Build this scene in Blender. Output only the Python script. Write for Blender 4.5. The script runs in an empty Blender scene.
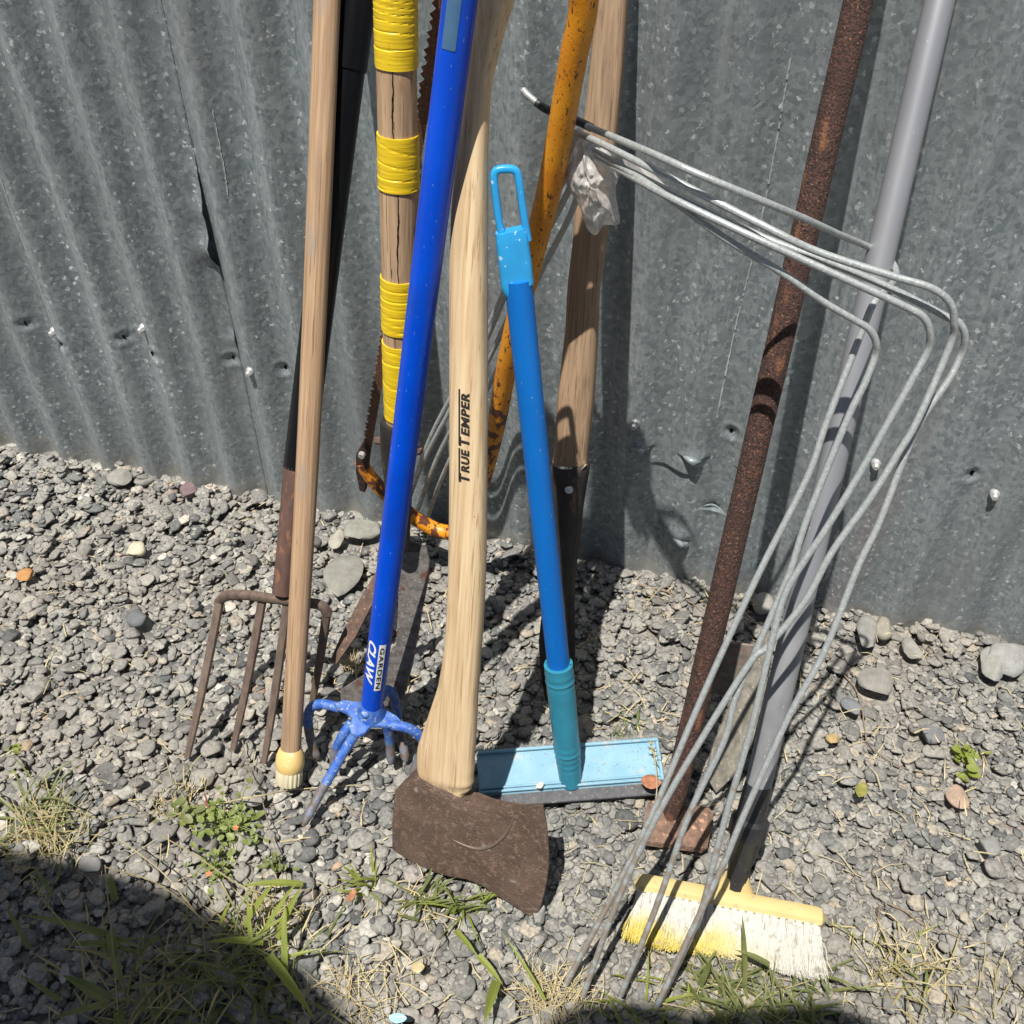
import bpy, math, random
import numpy as np
from mathutils import Matrix, Vector, Quaternion
random.seed(7); rng=np.random.default_rng(11)
S=bpy.context.scene; COL=S.collection
R=math.radians
# ------------------------------------------------------------------ camera model
F=1024.; PIT=R(43); YAW=R(15.5)
CAM=np.array([0,-1.0725,1.1])
hd=np.array([-math.sin(YAW),math.cos(YAW),0]); rt=np.array([math.cos(YAW),math.sin(YAW),0])
fw=hd*math.cos(PIT)+np.array([0,0,-math.sin(PIT)]); up=np.cross(rt,fw)
def ray(x,y):
    d=fw+rt*(x-512)/F-up*(y-512)/F
    return d/np.linalg.norm(d)
def G(x,y,z=0.0):                      # the point of the level z under a direction of view
    d=ray(x,y); return CAM+d*(z-CAM[2])/d[2]
def W(x,y,Y=0.0):                      # the point of the upright plane y=Y
    d=ray(x,y); return CAM+d*(Y-CAM[1])/d[1]
def PL(x,y,p0,n):
    d=ray(x,y); return CAM+d*(((p0-CAM)@n)/(d@n))
def proj(p):
    v=np.asarray(p)-CAM; return 512+F*(v@rt)/(v@fw), 512-F*(v@up)/(v@fw)
def wid(p,px): return px*((np.asarray(p)-CAM)@fw)/F
def at_row(B,T,py):                    # the point of line BT seen at row py
    lo,hi=-1.,3.
    f=lambda t: proj(B+(T-B)*t)[1]
    for _ in range(60):
        m=(lo+hi)/2
        if f(m)>py: lo=m
        else: hi=m
    return B+(T-B)*lo
def A(*p): return np.array(p,float)
def nrm(v): v=np.asarray(v,float); return v/np.linalg.norm(v)
# ------------------------------------------------------------------ materials
def mat(name,c1,c2=None,sc=(40,40,40),rough=.6,metal=0.,spots=(),bump=(),spec=.5,detail=6,ramp=(.35,.65),rvar=0.,wood=False,coat=0.):
    m=bpy.data.materials.new(name); m.use_nodes=True; nt=m.node_tree; N=nt.nodes; L=nt.links
    b=N['Principled BSDF']; b.inputs['Roughness'].default_value=rough; b.inputs['Metallic'].default_value=metal
    b.inputs['Specular IOR Level'].default_value=spec
    b.inputs['Coat Weight'].default_value=coat
    tc=N.new('ShaderNodeTexCoord')
    def noise(s,det=5,dist=0):
        mp=N.new('ShaderNodeMapping'); s3=s if hasattr(s,'__len__') else (s,s,s)
        mp.inputs['Scale'].default_value=s3; L.new(tc.outputs['Object'],mp.inputs[0])
        n=N.new('ShaderNodeTexNoise'); n.inputs['Scale'].default_value=1; n.inputs['Detail'].default_value=det
        n.inputs['Distortion'].default_value=dist
        L.new(mp.outputs[0],n.inputs['Vector']); return n
    def rmp(src,a,bb):
        r=N.new('ShaderNodeValToRGB'); r.color_ramp.elements[0].position=a; r.color_ramp.elements[1].position=bb
        L.new(src,r.inputs[0]); return r
    def mix(fac,ca,cb):
        x=N.new('ShaderNodeMix'); x.data_type='RGBA'
        L.new(fac,x.inputs[0])
        for i,c in ((6,ca),(7,cb)):
            if hasattr(c,'is_linked') : L.new(c,x.inputs[i])
            else: x.inputs[i].default_value=(*c,1)
        return x.outputs[2]
    c2=c2 or tuple(v*.75 for v in c1)
    n=noise(sc,detail,.6 if wood else 0)
    col=mix(rmp(n.outputs[0],*ramp).outputs[0],c2,c1)
    hgt=None; rfac=None
    for s in spots:
        cc,ss,th,so=s[:4]
        nn=noise(ss,6)
        f=rmp(nn.outputs[0],th,th+so)
        if len(s)>4:                       # restrict along local z: (z0,z1)
            sep=N.new('ShaderNodeSeparateXYZ'); L.new(tc.outputs['Object'],sep.inputs[0])
            mr=N.new('ShaderNodeMapRange'); mr.inputs[1].default_value=s[4][0]; mr.inputs[2].default_value=s[4][1]
            mr.inputs[3].default_value=s[4][2]; mr.inputs[4].default_value=s[4][3]
            L.new(sep.outputs[2],mr.inputs[0])
            ad=N.new('ShaderNodeMath'); ad.operation='ADD'; L.new(nn.outputs[0],ad.inputs[0]); L.new(mr.outputs[0],ad.inputs[1])
            f=rmp(ad.outputs[0],th,th+so)
        col=mix(f.outputs[0],col,cc); rfac=f
    L.new(col,b.inputs['Base Color'])
    if rvar:
        n2=noise(tuple(v*.7 for v in (sc if hasattr(sc,'__len__') else (sc,)*3)),4)
        mr=N.new('ShaderNodeMapRange'); mr.inputs[3].default_value=rough-rvar; mr.inputs[4].default_value=rough+rvar
        L.new(n2.outputs[0],mr.inputs[0]); L.new(mr.outputs[0],b.inputs['Roughness'])
    prev=None
    for (s,st,ds) in bump:
        nb=noise(s,6); bp=N.new('ShaderNodeBump'); bp.inputs['Strength'].default_value=st; bp.inputs['Distance'].default_value=ds
        L.new(nb.outputs[0],bp.inputs['Height'])
        if prev: L.new(prev.outputs[0],bp.inputs['Normal'])
        prev=bp
    if prev: L.new(prev.outputs[0],b.inputs['Normal'])
    return m
M={}
M['stick']=mat('pale_wood',(.44,.30,.18),(.28,.17,.095),(420,420,7),.62,wood=True,spots=[((.17,.10,.06),(620,620,12),.62,.05),((.27,.22,.17),(50,50,9),.56,.14),((.07,.04,.03),(200,200,40),.715,.02),((.24,.155,.095),(60,60,5),.55,.14)],bump=[((500,500,20),.3,.0006)])
M['axewood']=mat('ash_wood',(.65,.50,.31),(.50,.355,.20),(210,210,6),.6,wood=True,spots=[((.40,.26,.14),(520,520,9),.585,.06),((.34,.24,.15),(40,40,12),.60,.16,(.22,.02,-.25,.05)),((.44,.25,.13),(60,60,6),.60,.14),((.12,.08,.05),(260,260,90),.74,.02)],bump=[((400,400,14),.25,.0006)])
M['hickory']=mat('worn_wood',(.50,.35,.21),(.33,.21,.12),(190,190,9),.65,wood=True,spots=[((.20,.12,.07),(520,520,12),.61,.05),((.30,.14,.07),(30,30,14),.60,.1),((.06,.04,.03),(300,300,30),.70,.03)],bump=[((400,400,24),.5,.001)])
M['brownwood']=mat('brown_wood',(.34,.23,.14),(.23,.15,.09),(220,220,10),.7,wood=True,spots=[((.14,.09,.055),(560,560,12),.60,.06),((.12,.08,.05),(90,90,12),.62,.08)],bump=[((500,500,24),.5,.001)])
M['greywood']=mat('weathered_wood',(.20,.18,.145),(.11,.10,.08),(120,120,14),.85,wood=True,spots=[((.30,.28,.24),(300,300,90),.62,.06)],bump=[((300,300,30),.6,.0015)])
M['tape']=mat('yellow_tape',(.78,.55,.016),(.68,.46,.012),(60,60,200),.42,spots=[((.40,.28,.03),(90,90,40),.68,.06)],bump=[((30,30,420),.5,.001)])
M['black']=mat('black_gloss',(.003,.0035,.0045),(.005,.005,.006),(60,60,20),.28,spec=.25,spots=[((.035,.035,.035),(200,200,30),.70,.05)],bump=[((250,250,50),.15,.0006)])
M['blkplastic']=mat('black_plastic',(.018,.019,.022),(.03,.03,.032),(90,90,50),.45,spots=[((.12,.11,.10),(300,300,300),.68,.05)],bump=[((300,300,300),.15,.0004)])
M['rustsock']=mat('rusty_socket',(.12,.062,.045),(.07,.042,.035),(120,120,40),.8,spots=[((.19,.09,.05),(160,160,60),.58,.08)],bump=[(600,.4,.001)])
M['forksteel']=mat('fork_steel',(.17,.12,.09),(.10,.072,.058),(160,160,60),.7,metal=.2,spots=[((.24,.18,.13),(200,200,50),.62,.08)],bump=[(500,.5,.001)])
M['rust']=mat('rust_heavy',(.075,.034,.022),(.028,.016,.014),(330,330,330),.9,spots=[((.20,.105,.065),(420,420,420),.61,.05),((.045,.022,.016),(40,40,14),.56,.08),((.17,.075,.035),(55,55,20),.62,.08)],bump=[(450,.9,.0025),(120,.5,.003)],ramp=(.40,.60))
M['axehead']=mat('axe_steel',(.150,.100,.076),(.105,.068,.051),(30,30,30),.52,metal=.25,spots=[((.20,.135,.10),(160,160,160),.53,.12),((.34,.27,.22),(1000,1000,1000),.64,.04),((.26,.225,.20),(18,220,60),.66,.06),((.05,.038,.034),(16,16,16),.60,.20),((.06,.04,.032),(300,300,300),.64,.05)],bump=[(500,.7,.0015),(70,.4,.003)],ramp=(.35,.65))
M['blade']=mat('digging_blade',(.24,.22,.205),(.12,.108,.10),(110,110,110),.55,metal=.35,spots=[((.33,.30,.27),(420,420,420),.60,.06),((.17,.075,.05),(60,60,60),.60,.08)],bump=[(350,.5,.0015)])
M['darkblade']=mat('dark_steel',(.035,.030,.027),(.018,.016,.015),(90,90,40),.6,metal=.2,spots=[((.10,.065,.045),(120,120,40),.62,.08)],bump=[(350,.5,.0015)])
M['blue']=mat('blue_paint',(.0,.070,.60),(.0,.055,.50),(30,30,12),.33,spec=.3,spots=[((.005,.05,.36),(24,24,9),.55,.2),((.20,.30,.58),(600,600,170),.70,.02),((.22,.28,.42),(140,140,16),.735,.02)],bump=[((80,80,40),.06,.0006)])
M['bluebeat']=mat('chipped_blue_paint',(.02,.09,.42),(.08,.17,.40),(110,110,110),.55,spots=[((.26,.31,.40),(170,170,260),.60,.06),((.20,.19,.18),(100,100,140),.64,.04)],bump=[(350,.4,.001)])
M['bluetip']=mat('worn_tine_tip',(.17,.20,.27),(.14,.10,.07),(120,120,120),.6,metal=.2,spots=[((.28,.16,.07),(200,200,200),.62,.06)],bump=[(400,.5,.001)])
M['poleblue']=mat('blue_pole',(.005,.155,.54),(.004,.125,.46),(20,20,6),.40,spec=.3,spots=[((.01,.10,.36),(30,30,8),.56,.2),((.28,.38,.52),(500,500,140),.71,.02),((.22,.24,.26),(120,120,14),.73,.03)])
M['sky_pl']=mat('light_blue_plastic',(.025,.33,.68),(.025,.29,.62),(60,60,60),.30,spots=[((.40,.62,.82),(160,160,160),.66,.03)],bump=[(200,.05,.0004)])
M['teal']=mat('teal_plastic',(.03,.24,.35),(.03,.20,.29),(40,40,40),.38,spots=[((.25,.40,.45),(300,300,60),.70,.03)])
M['pale_bl']=mat('pale_blue_plastic',(.22,.38,.47),(.17,.33,.43),(40,40,40),.5,spec=.3,spots=[((.07,.13,.15),(420,420,420),.645,.03),((.34,.38,.38),(70,70,70),.58,.14),((.30,.27,.22),(140,140,140),.68,.06)])
M['rubber']=mat('grey_rubber',(.10,.10,.105),(.06,.06,.065),(120,120,120),.75,spots=[((.30,.28,.26),(260,260,260),.62,.1)])
M['pad']=mat('dirty_pad',(.40,.40,.38),(.22,.22,.21),(400,400,400),.95,bump=[(500,.8,.003)])
M['orange']=mat('rusted_orange_paint',(.72,.29,.014),(.62,.22,.010),(30,30,30),.45,spots=[((.14,.04,.014),(190,190,110),.625,.03),((.13,.045,.02),(420,420,300),.635,.03),((.10,.035,.018),(80,80,60),.60,.06,(.40,.29,-.20,.12))],bump=[(300,.3,.001)])
M['rustblade']=mat('rusty_saw_blade',(.17,.075,.04),(.09,.045,.03),(250,250,250),.85,spots=[((.30,.15,.08),(420,420,420),.6,.06)],bump=[(500,.6,.0015)])
M['grey_pole']=mat('grey_aluminium',(.29,.295,.315),(.25,.255,.275),(14,14,5),.42,metal=.35,spots=[((.55,.55,.57),(420,420,160),.72,.03)],bump=[((200,200,10),.06,.0005)])
M['grey_sleeve']=mat('grey_plastic_sleeve',(.22,.225,.23),(.17,.175,.18),(60,60,30),.5,spots=[((.33,.32,.30),(300,300,100),.68,.04)])
M['wire']=mat('galvanised_wire',(.42,.445,.44),(.32,.34,.335),(300,300,300),.42,metal=.35,spots=[((.60,.62,.61),(500,500,500),.64,.04),((.30,.26,.215),(90,90,90),.50,.14,(.34,.10,-.22,.12)),((.22,.12,.075),(110,110,60),.60,.10,(.20,.02,-.15,.06))],bump=[(500,.25,.0008)])
M['ytape2']=mat('cream_yellow_plastic',(.68,.49,.20),(.64,.44,.16),(60,60,60),.42,spots=[((.85,.78,.5),(90,90,90),.62,.1),((.35,.26,.12),(300,300,300),.70,.04)])
M['yhead']=mat('yellow_plastic',(.60,.47,.215),(.55,.42,.18),(40,40,40),.45,spots=[((.40,.32,.19),(90,90,90),.60,.12),((.50,.40,.2),(300,300,300),.68,.06)])
M['cream']=mat('cream_plastic',(.58,.53,.37),(.48,.43,.28),(160,160,30),.6)
M['screw']=mat('screw_zinc',(.62,.62,.60),(.45,.45,.44),(400,400,400),.38,metal=.5)
M['hole']=mat('hole_dark',(.006,.006,.006),(.01,.01,.01),(50,50,50),.95,spec=0)
M['white']=mat('white_print',(.80,.80,.76),(.74,.74,.70),(90,90,90),.5)
M['ink']=mat('black_print',(.015,.013,.012),(.06,.045,.035),(420,420,420),.6,ramp=(.25,.45))
M['greysticker']=mat('grey_sticker',(.045,.12,.24),(.06,.14,.24),(90,90,90),.5)
M['leaf_r']=mat('dry_leaf',(.36,.16,.085),(.25,.10,.05),(300,300,300),.7,bump=[(400,.5,.001)])
M['leaf_y']=mat('yellowing_leaf',(.24,.22,.05),(.15,.15,.03),(120,120,120),.6)
M['twig']=mat('twig_bark',(.27,.21,.145),(.16,.12,.085),(200,200,200),.85)
M['straw']=mat('straw_pale',(.50,.42,.24),(.36,.29,.15),(90,90,90),.75)
M['fabric']=mat('shadow_panel_fabric',(.20,.19,.17),(.17,.16,.15),(30,30,30),.9)  # only for the added shadow panel
M['postm']=mat('shadow_panel_post_steel',(.2,.2,.2),(.17,.17,.17),(30,30,30),.5,metal=.6)
M['bluescrap']=mat('blue_scrap',(.22,.50,.62),(.35,.6,.68),(90,90,90),.5)
def leafmat(name,c1,c2,tr=.35):
    m=mat(name,c1,c2,(45,45,45),.5)
    b=m.node_tree.nodes['Principled BSDF']; nt=m.node_tree
    t=nt.nodes.new('ShaderNodeBsdfTranslucent'); t.inputs[0].default_value=(c1[0]*1.5,c1[1]*1.5,c1[2],1)
    mx=nt.nodes.new('ShaderNodeMixShader'); mx.inputs[0].default_value=tr
    out=nt.nodes['Material Output']
    nt.links.new(b.outputs[0],mx.inputs[1]); nt.links.new(t.outputs[0],mx.inputs[2]); nt.links.new(mx.outputs[0],out.inputs[0])
    return m
M['lime']=leafmat('lime_grass',(.27,.31,.06),(.22,.26,.06))
M['green']=leafmat('green_grass',(.13,.165,.05),(.24,.25,.10))
M['weed']=leafmat('weed_leaf',(.20,.26,.07),(.27,.31,.10))
M['redstem']=leafmat('red_stem',(.28,.07,.05),(.2,.09,.05),.1)
M['dryg']=leafmat('dry_grass',(.42,.36,.19),(.32,.27,.13),.2)
M['film']=None
def film():
    m=bpy.data.materials.new('clear_plastic_film'); m.use_nodes=True; nt=m.node_tree; N=nt.nodes; L=nt.links
    b=N['Principled BSDF']; b.inputs['Base Color'].default_value=(.62,.60,.57,1); b.inputs['Roughness'].default_value=.16
    b.inputs['Specular IOR Level'].default_value=1.0; b.inputs['Alpha'].default_value=.42
    tc=N.new('ShaderNodeTexCoord'); n=N.new('ShaderNodeTexNoise'); n.inputs['Scale'].default_value=120; n.inputs['Detail'].default_value=4
    L.new(tc.outputs['Object'],n.inputs['Vector'])
    r=N.new('ShaderNodeMapRange'); r.inputs[1].default_value=.35; r.inputs[2].default_value=.7; r.inputs[3].default_value=.40; r.inputs[4].default_value=.9
    L.new(n.outputs[0],r.inputs[0]); L.new(r.outputs[0],b.inputs['Alpha'])
    return m
M['film']=film()
def wallmat():
    m=bpy.data.materials.new('galvanised_iron'); m.use_nodes=True; nt=m.node_tree; N=nt.nodes; L=nt.links
    b=N['Principled BSDF']; tc=N.new('ShaderNodeTexCoord')
    def nd(t,**k):
        n=N.new(t)
        for a,v in k.items(): setattr(n,a,v)
        return n
    def noise(sc,det=5,vec=None,dist=0):
        mp=nd('ShaderNodeMapping'); mp.inputs['Scale'].default_value=sc; L.new(vec or tc.outputs['Object'],mp.inputs[0])
        n=nd('ShaderNodeTexNoise'); n.inputs['Scale'].default_value=1; n.inputs['Detail'].default_value=det; n.inputs['Distortion'].default_value=dist
        L.new(mp.outputs[0],n.inputs['Vector']); return n
    def ramp(src,pts):
        r=nd('ShaderNodeValToRGB'); e=r.color_ramp.elements
        while len(e)<len(pts): e.new(.5)
        for i,(p,c) in enumerate(pts): e[i].position=p; e[i].color=(c,c,c,1) if not hasattr(c,'__len__') else (*c,1)
        L.new(src,r.inputs[0]); return r
    def mix(fac,a,c,mode='MIX'):
        x=nd('ShaderNodeMix',data_type='RGBA',blend_type=mode)
        if hasattr(fac,'is_linked'): L.new(fac,x.inputs[0])
        else: x.inputs[0].default_value=fac
        for i,v in ((6,a),(7,c)):
            if hasattr(v,'is_linked'): L.new(v,x.inputs[i])
            else: x.inputs[i].default_value=(*v,1)
        return x.outputs[2]
    # warped coordinates for spangle crystals
    wn=noise((60,60,60),3)
    vm=nd('ShaderNodeVectorMath',operation='MULTIPLY_ADD'); L.new(wn.outputs['Color'],vm.inputs[0]); vm.inputs[1].default_value=(.012,.012,.012); L.new(tc.outputs['Object'],vm.inputs[2])
    v1=nd('ShaderNodeTexVoronoi'); v1.inputs['Scale'].default_value=170; L.new(vm.outputs[0],v1.inputs['Vector'])
    sp=nd('ShaderNodeSeparateColor'); L.new(v1.outputs['Color'],sp.inputs[0])
    base=ramp(sp.outputs[0],[(0,(.155,.182,.190)),(.5,(.21,.242,.25)),(1,(.275,.308,.317))]).outputs[0]
    # bright flecks
    wn2=noise((300,300,300),2)
    vm2=nd('ShaderNodeVectorMath',operation='MULTIPLY_ADD'); L.new(wn2.outputs['Color'],vm2.inputs[0]); vm2.inputs[1].default_value=(.011,.011,.011); L.new(tc.outputs['Object'],vm2.inputs[2])
    v2=nd('ShaderNodeTexVoronoi'); v2.inputs['Scale'].default_value=118; L.new(vm2.outputs[0],v2.inputs['Vector'])
    s2=nd('ShaderNodeSeparateColor'); L.new(v2.outputs['Color'],s2.inputs[0])
    fl=ramp(s2.outputs[1],[(.50,0),(.90,1)]).outputs[0]
    fl2=ramp(v2.outputs['Distance'],[(.22,1),(.36,0)]).outputs[0]
    big=noise((9,9,5),3); fl3=ramp(big.outputs[0],[(.35,.25),(.65,1)]).outputs[0]
    f=nd('ShaderNodeMath',operation='MULTIPLY'); L.new(fl,f.inputs[0]); L.new(fl2,f.inputs[1])
    g=nd('ShaderNodeMath',operation='MULTIPLY'); L.new(f.outputs[0],g.inputs[0]); L.new(fl3,g.inputs[1])
    col=mix(g.outputs[0],base,(.72,.76,.76))
    # long vertical scuffs and painted crest highlights
    st=noise((70,70,2.2),4); col=mix(ramp(st.outputs[0],[(.55,0),(.72,.55)]).outputs[0],col,(.34,.365,.365))
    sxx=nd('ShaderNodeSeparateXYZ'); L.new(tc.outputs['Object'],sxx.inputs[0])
    m1=nd('ShaderNodeMath',operation='MULTIPLY_ADD'); L.new(sxx.outputs[0],m1.inputs[0]); m1.inputs[1].default_value=2*math.pi/.0785; m1.inputs[2].default_value=(.128+.012)*2*math.pi/.0785  # crest highlights painted into the zinc colour, broken by noise, stronger at left
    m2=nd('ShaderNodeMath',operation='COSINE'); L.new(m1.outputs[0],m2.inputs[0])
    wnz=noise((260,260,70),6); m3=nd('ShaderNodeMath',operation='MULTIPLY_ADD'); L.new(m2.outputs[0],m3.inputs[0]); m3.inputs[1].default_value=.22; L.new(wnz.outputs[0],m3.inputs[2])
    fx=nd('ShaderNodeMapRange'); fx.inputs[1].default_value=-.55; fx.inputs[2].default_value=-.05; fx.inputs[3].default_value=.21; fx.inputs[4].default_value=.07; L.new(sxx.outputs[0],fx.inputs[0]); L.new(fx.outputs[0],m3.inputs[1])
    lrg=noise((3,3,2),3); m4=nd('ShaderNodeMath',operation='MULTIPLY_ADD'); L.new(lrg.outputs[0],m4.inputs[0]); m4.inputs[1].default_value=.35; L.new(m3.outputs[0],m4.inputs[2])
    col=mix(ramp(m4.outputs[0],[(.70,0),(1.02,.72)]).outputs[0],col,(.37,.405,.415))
    # large blotches of white oxide / dirt
    bl=noise((5,5,3),5); col=mix(ramp(bl.outputs[0],[(.40,.0),(.72,.45)]).outputs[0],col,(.17,.18,.185))
    # splash dirt low on the wall
    sx=nd('ShaderNodeSeparateXYZ'); L.new(tc.outputs['Object'],sx.inputs[0])
    dn=noise((60,60,60),5)
    lo=nd('ShaderNodeMapRange'); lo.inputs[1].default_value=.0; lo.inputs[2].default_value=.05; lo.inputs[3].default_value=.5; lo.inputs[4].default_value=-.2; L.new(sx.outputs[2],lo.inputs[0])
    ad=nd('ShaderNodeMath',operation='ADD'); L.new(dn.outputs[0],ad.inputs[0]); L.new(lo.outputs[0],ad.inputs[1])
    col=mix(ramp(ad.outputs[0],[(.55,0),(.95,.5)]).outputs[0],col,(.34,.32,.28))
    rn=noise((8,8,1.5),4); col=mix(ramp(rn.outputs[0],[(.62,0),(.75,.30)]).outputs[0],col,(.24,.17,.16))
    L.new(col,b.inputs['Base Color'])
    b.inputs['Metallic'].default_value=.25
    rr=ramp(sp.outputs[2],[(0,.42),(1,.62)]); L.new(rr.outputs[0],b.inputs['Roughness'])
    bp=nd('ShaderNodeBump'); bp.inputs['Strength'].default_value=.35; bp.inputs['Distance'].default_value=.0012
    bn=noise((220,220,160),5); L.new(bn.outputs[0],bp.inputs['Height'])
    bp2=nd('ShaderNodeBump'); bp2.inputs['Strength'].default_value=.5; bp2.inputs['Distance'].default_value=.004
    bn2=noise((40,40,14),4); L.new(bn2.outputs[0],bp2.inputs['Height']); L.new(bp.outputs[0],bp2.inputs['Normal'])
    L.new(bp2.outputs[0],b.inputs['Normal'])
    return m
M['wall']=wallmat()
def gravelmat(sheet=False):
    m=bpy.data.materials.new('gravel_sheet' if sheet else 'gravel_stone'); m.use_nodes=True; nt=m.node_tree; N=nt.nodes; L=nt.links
    b=N['Principled BSDF']; b.inputs['Roughness'].default_value=.82; b.inputs['Specular IOR Level'].default_value=.3
    tc=N.new('ShaderNodeTexCoord')
    r=N.new('ShaderNodeValToRGB'); e=r.color_ramp.elements
    pts=[(0,(.085,.088,.088)),(.15,(.145,.147,.14)),(.40,(.215,.21,.19)),(.62,(.29,.28,.248)),(.78,(.20,.193,.18)),(.88,(.37,.36,.32)),(.945,(.31,.27,.21)),(.97,(.20,.17,.155)),(.985,(.50,.48,.43)),(1.,(.33,.23,.15))]
    while len(e)<len(pts): e.new(.5)
    for i,(p,c) in enumerate(pts): e[i].position=p; e[i].color=(*c,1)
    r.color_ramp.interpolation='CONSTANT' if False else 'LINEAR'
    if sheet:
        v=N.new('ShaderNodeTexVoronoi'); v.inputs['Scale'].default_value=75; L.new(tc.outputs['Object'],v.inputs['Vector'])
        s=N.new('ShaderNodeSeparateColor'); L.new(v.outputs['Color'],s.inputs[0]); L.new(s.outputs[0],r.inputs[0])
        bp=N.new('ShaderNodeBump'); bp.inputs['Strength'].default_value=1; bp.inputs['Distance'].default_value=.008; bp.invert=True
        L.new(v.outputs['Distance'],bp.inputs['Height']); L.new(bp.outputs[0],b.inputs['Normal'])
        src=r.outputs[0]
    else:
        g=N.new('ShaderNodeAttribute'); g.attribute_name='tone'; L.new(g.outputs['Fac'],r.inputs[0]); src=r.outputs[0]
    n=N.new('ShaderNodeTexNoise'); n.inputs['Scale'].default_value=260; n.inputs['Detail'].default_value=6; L.new(tc.outputs['Object'],n.inputs['Vector'])
    mr=N.new('ShaderNodeMapRange'); mr.inputs[1].default_value=.3; mr.inputs[2].default_value=.7; mr.inputs[3].default_value=.66; mr.inputs[4].default_value=1.34; L.new(n.outputs[0],mr.inputs[0])
    x=N.new('ShaderNodeMix'); x.data_type='RGBA'; x.blend_type='MULTIPLY'; x.inputs[0].default_value=1
    L.new(src,x.inputs[6]); L.new(mr.outputs[0],x.inputs[7])
    n2=N.new('ShaderNodeTexNoise'); n2.inputs['Scale'].default_value=5; n2.inputs['Detail'].default_value=5; L.new(tc.outputs['Object'],n2.inputs['Vector'])
    mr2=N.new('ShaderNodeMapRange'); mr2.inputs[1].default_value=.45; mr2.inputs[2].default_value=.7; mr2.inputs[3].default_value=0; mr2.inputs[4].default_value=.4; L.new(n2.outputs[0],mr2.inputs[0])
    y=N.new('ShaderNodeMix'); y.data_type='RGBA'; L.new(mr2.outputs[0],y.inputs[0]); L.new(x.outputs[2],y.inputs[6]); y.inputs[7].default_value=(.27,.235,.19,1)
    L.new(y.outputs[2],b.inputs['Base Color'])
    if not sheet:
        bp=N.new('ShaderNodeBump'); bp.inputs['Strength'].default_value=.45; bp.inputs['Distance'].default_value=.0012
        n3=N.new('ShaderNodeTexNoise'); n3.inputs['Scale'].default_value=420; n3.inputs['Detail'].default_value=5; L.new(tc.outputs['Object'],n3.inputs['Vector'])
        L.new(n3.outputs[0],bp.inputs['Height']); L.new(bp.outputs[0],b.inputs['Normal'])
    return m
M['gravel']=gravelmat(); M['gsheet']=gravelmat(True)
def stonemat(name,c): return mat(name,c,tuple(v*.78 for v in c),(90,90,90),.8,spots=[(tuple(min(1,v*1.35) for v in c),(500,500,500),.62,.06)],bump=[(400,.4,.001),(60,.4,.003)])
# ------------------------------------------------------------------ object helpers
ROOT={}
def thing(name,label,cat,base=None,axis=None,group=None):
    o=bpy.data.objects.new(name,None); COL.objects.link(o); o.empty_display_size=.05
    base=A(0,0,0) if base is None else base
    Mx=Matrix.Translation(Vector(base))
    if axis is not None: Mx=Mx@Vector(nrm(axis)).to_track_quat('Z','Y').to_matrix().to_4x4()
    o.matrix_world=Mx; ROOT[o.name]=Mx
    o['label']=label; o['category']=cat
    if group: o['group']=group
    return o
def part(name,vf,m,parent=None,smooth=True,label=None,at=None):
    v,f=vf; v=[Vector(p) for p in v]
    Mx=ROOT[parent.name] if parent else (Matrix.Translation(Vector(at)) if at is not None else Matrix.Identity(4))
    inv=Mx.inverted(); me=bpy.data.meshes.new(name); me.from_pydata([tuple(inv@p) for p in v],[],f); me.validate()
    ms=m if isinstance(m,(list,tuple)) else [m]
    for q in ms: me.materials.append(q)
    o=bpy.data.objects.new(name,me); COL.objects.link(o)
    if parent: o.parent=parent; ROOT[o.name]=Mx
    else: o.matrix_world=Mx; ROOT[o.name]=Mx
    if smooth:
        me.polygons.foreach_set('use_smooth',[True]*len(me.polygons))
        try: me.set_sharp_from_angle(angle=R(38))
        except Exception: pass
    me.update()
    if label: o['label']=label
    return o
def sub(o):                                # allow a mesh to carry sub-parts
    return o
def tag(o,label,cat,group=None):
    o['label']=label; o['category']=cat
    if group: o['group']=group
    return o
def join(*vfs):
    V=[];Fc=[]
    for v,f in vfs:
        k=len(V); V+=list(v); Fc+=[tuple(i+k for i in q) for q in f]
    return V,Fc
def smoothpath(P,n=8):                     # Catmull-Rom
    P=[np.asarray(p,float) for p in P]
    if len(P)<3: return P
    Q=[2*P[0]-P[1]]+P+[2*P[-1]-P[-2]]; out=[]
    for i in range(1,len(Q)-2):
        for k in range(n):
            t=k/n; a,b,c,d=Q[i-1],Q[i],Q[i+1],Q[i+2]
            out.append(.5*((2*b)+(c-a)*t+(2*a-5*b+4*c-d)*t*t+(3*b-a-3*c+d)*t**3))
    out.append(P[-1]); return out
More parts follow.
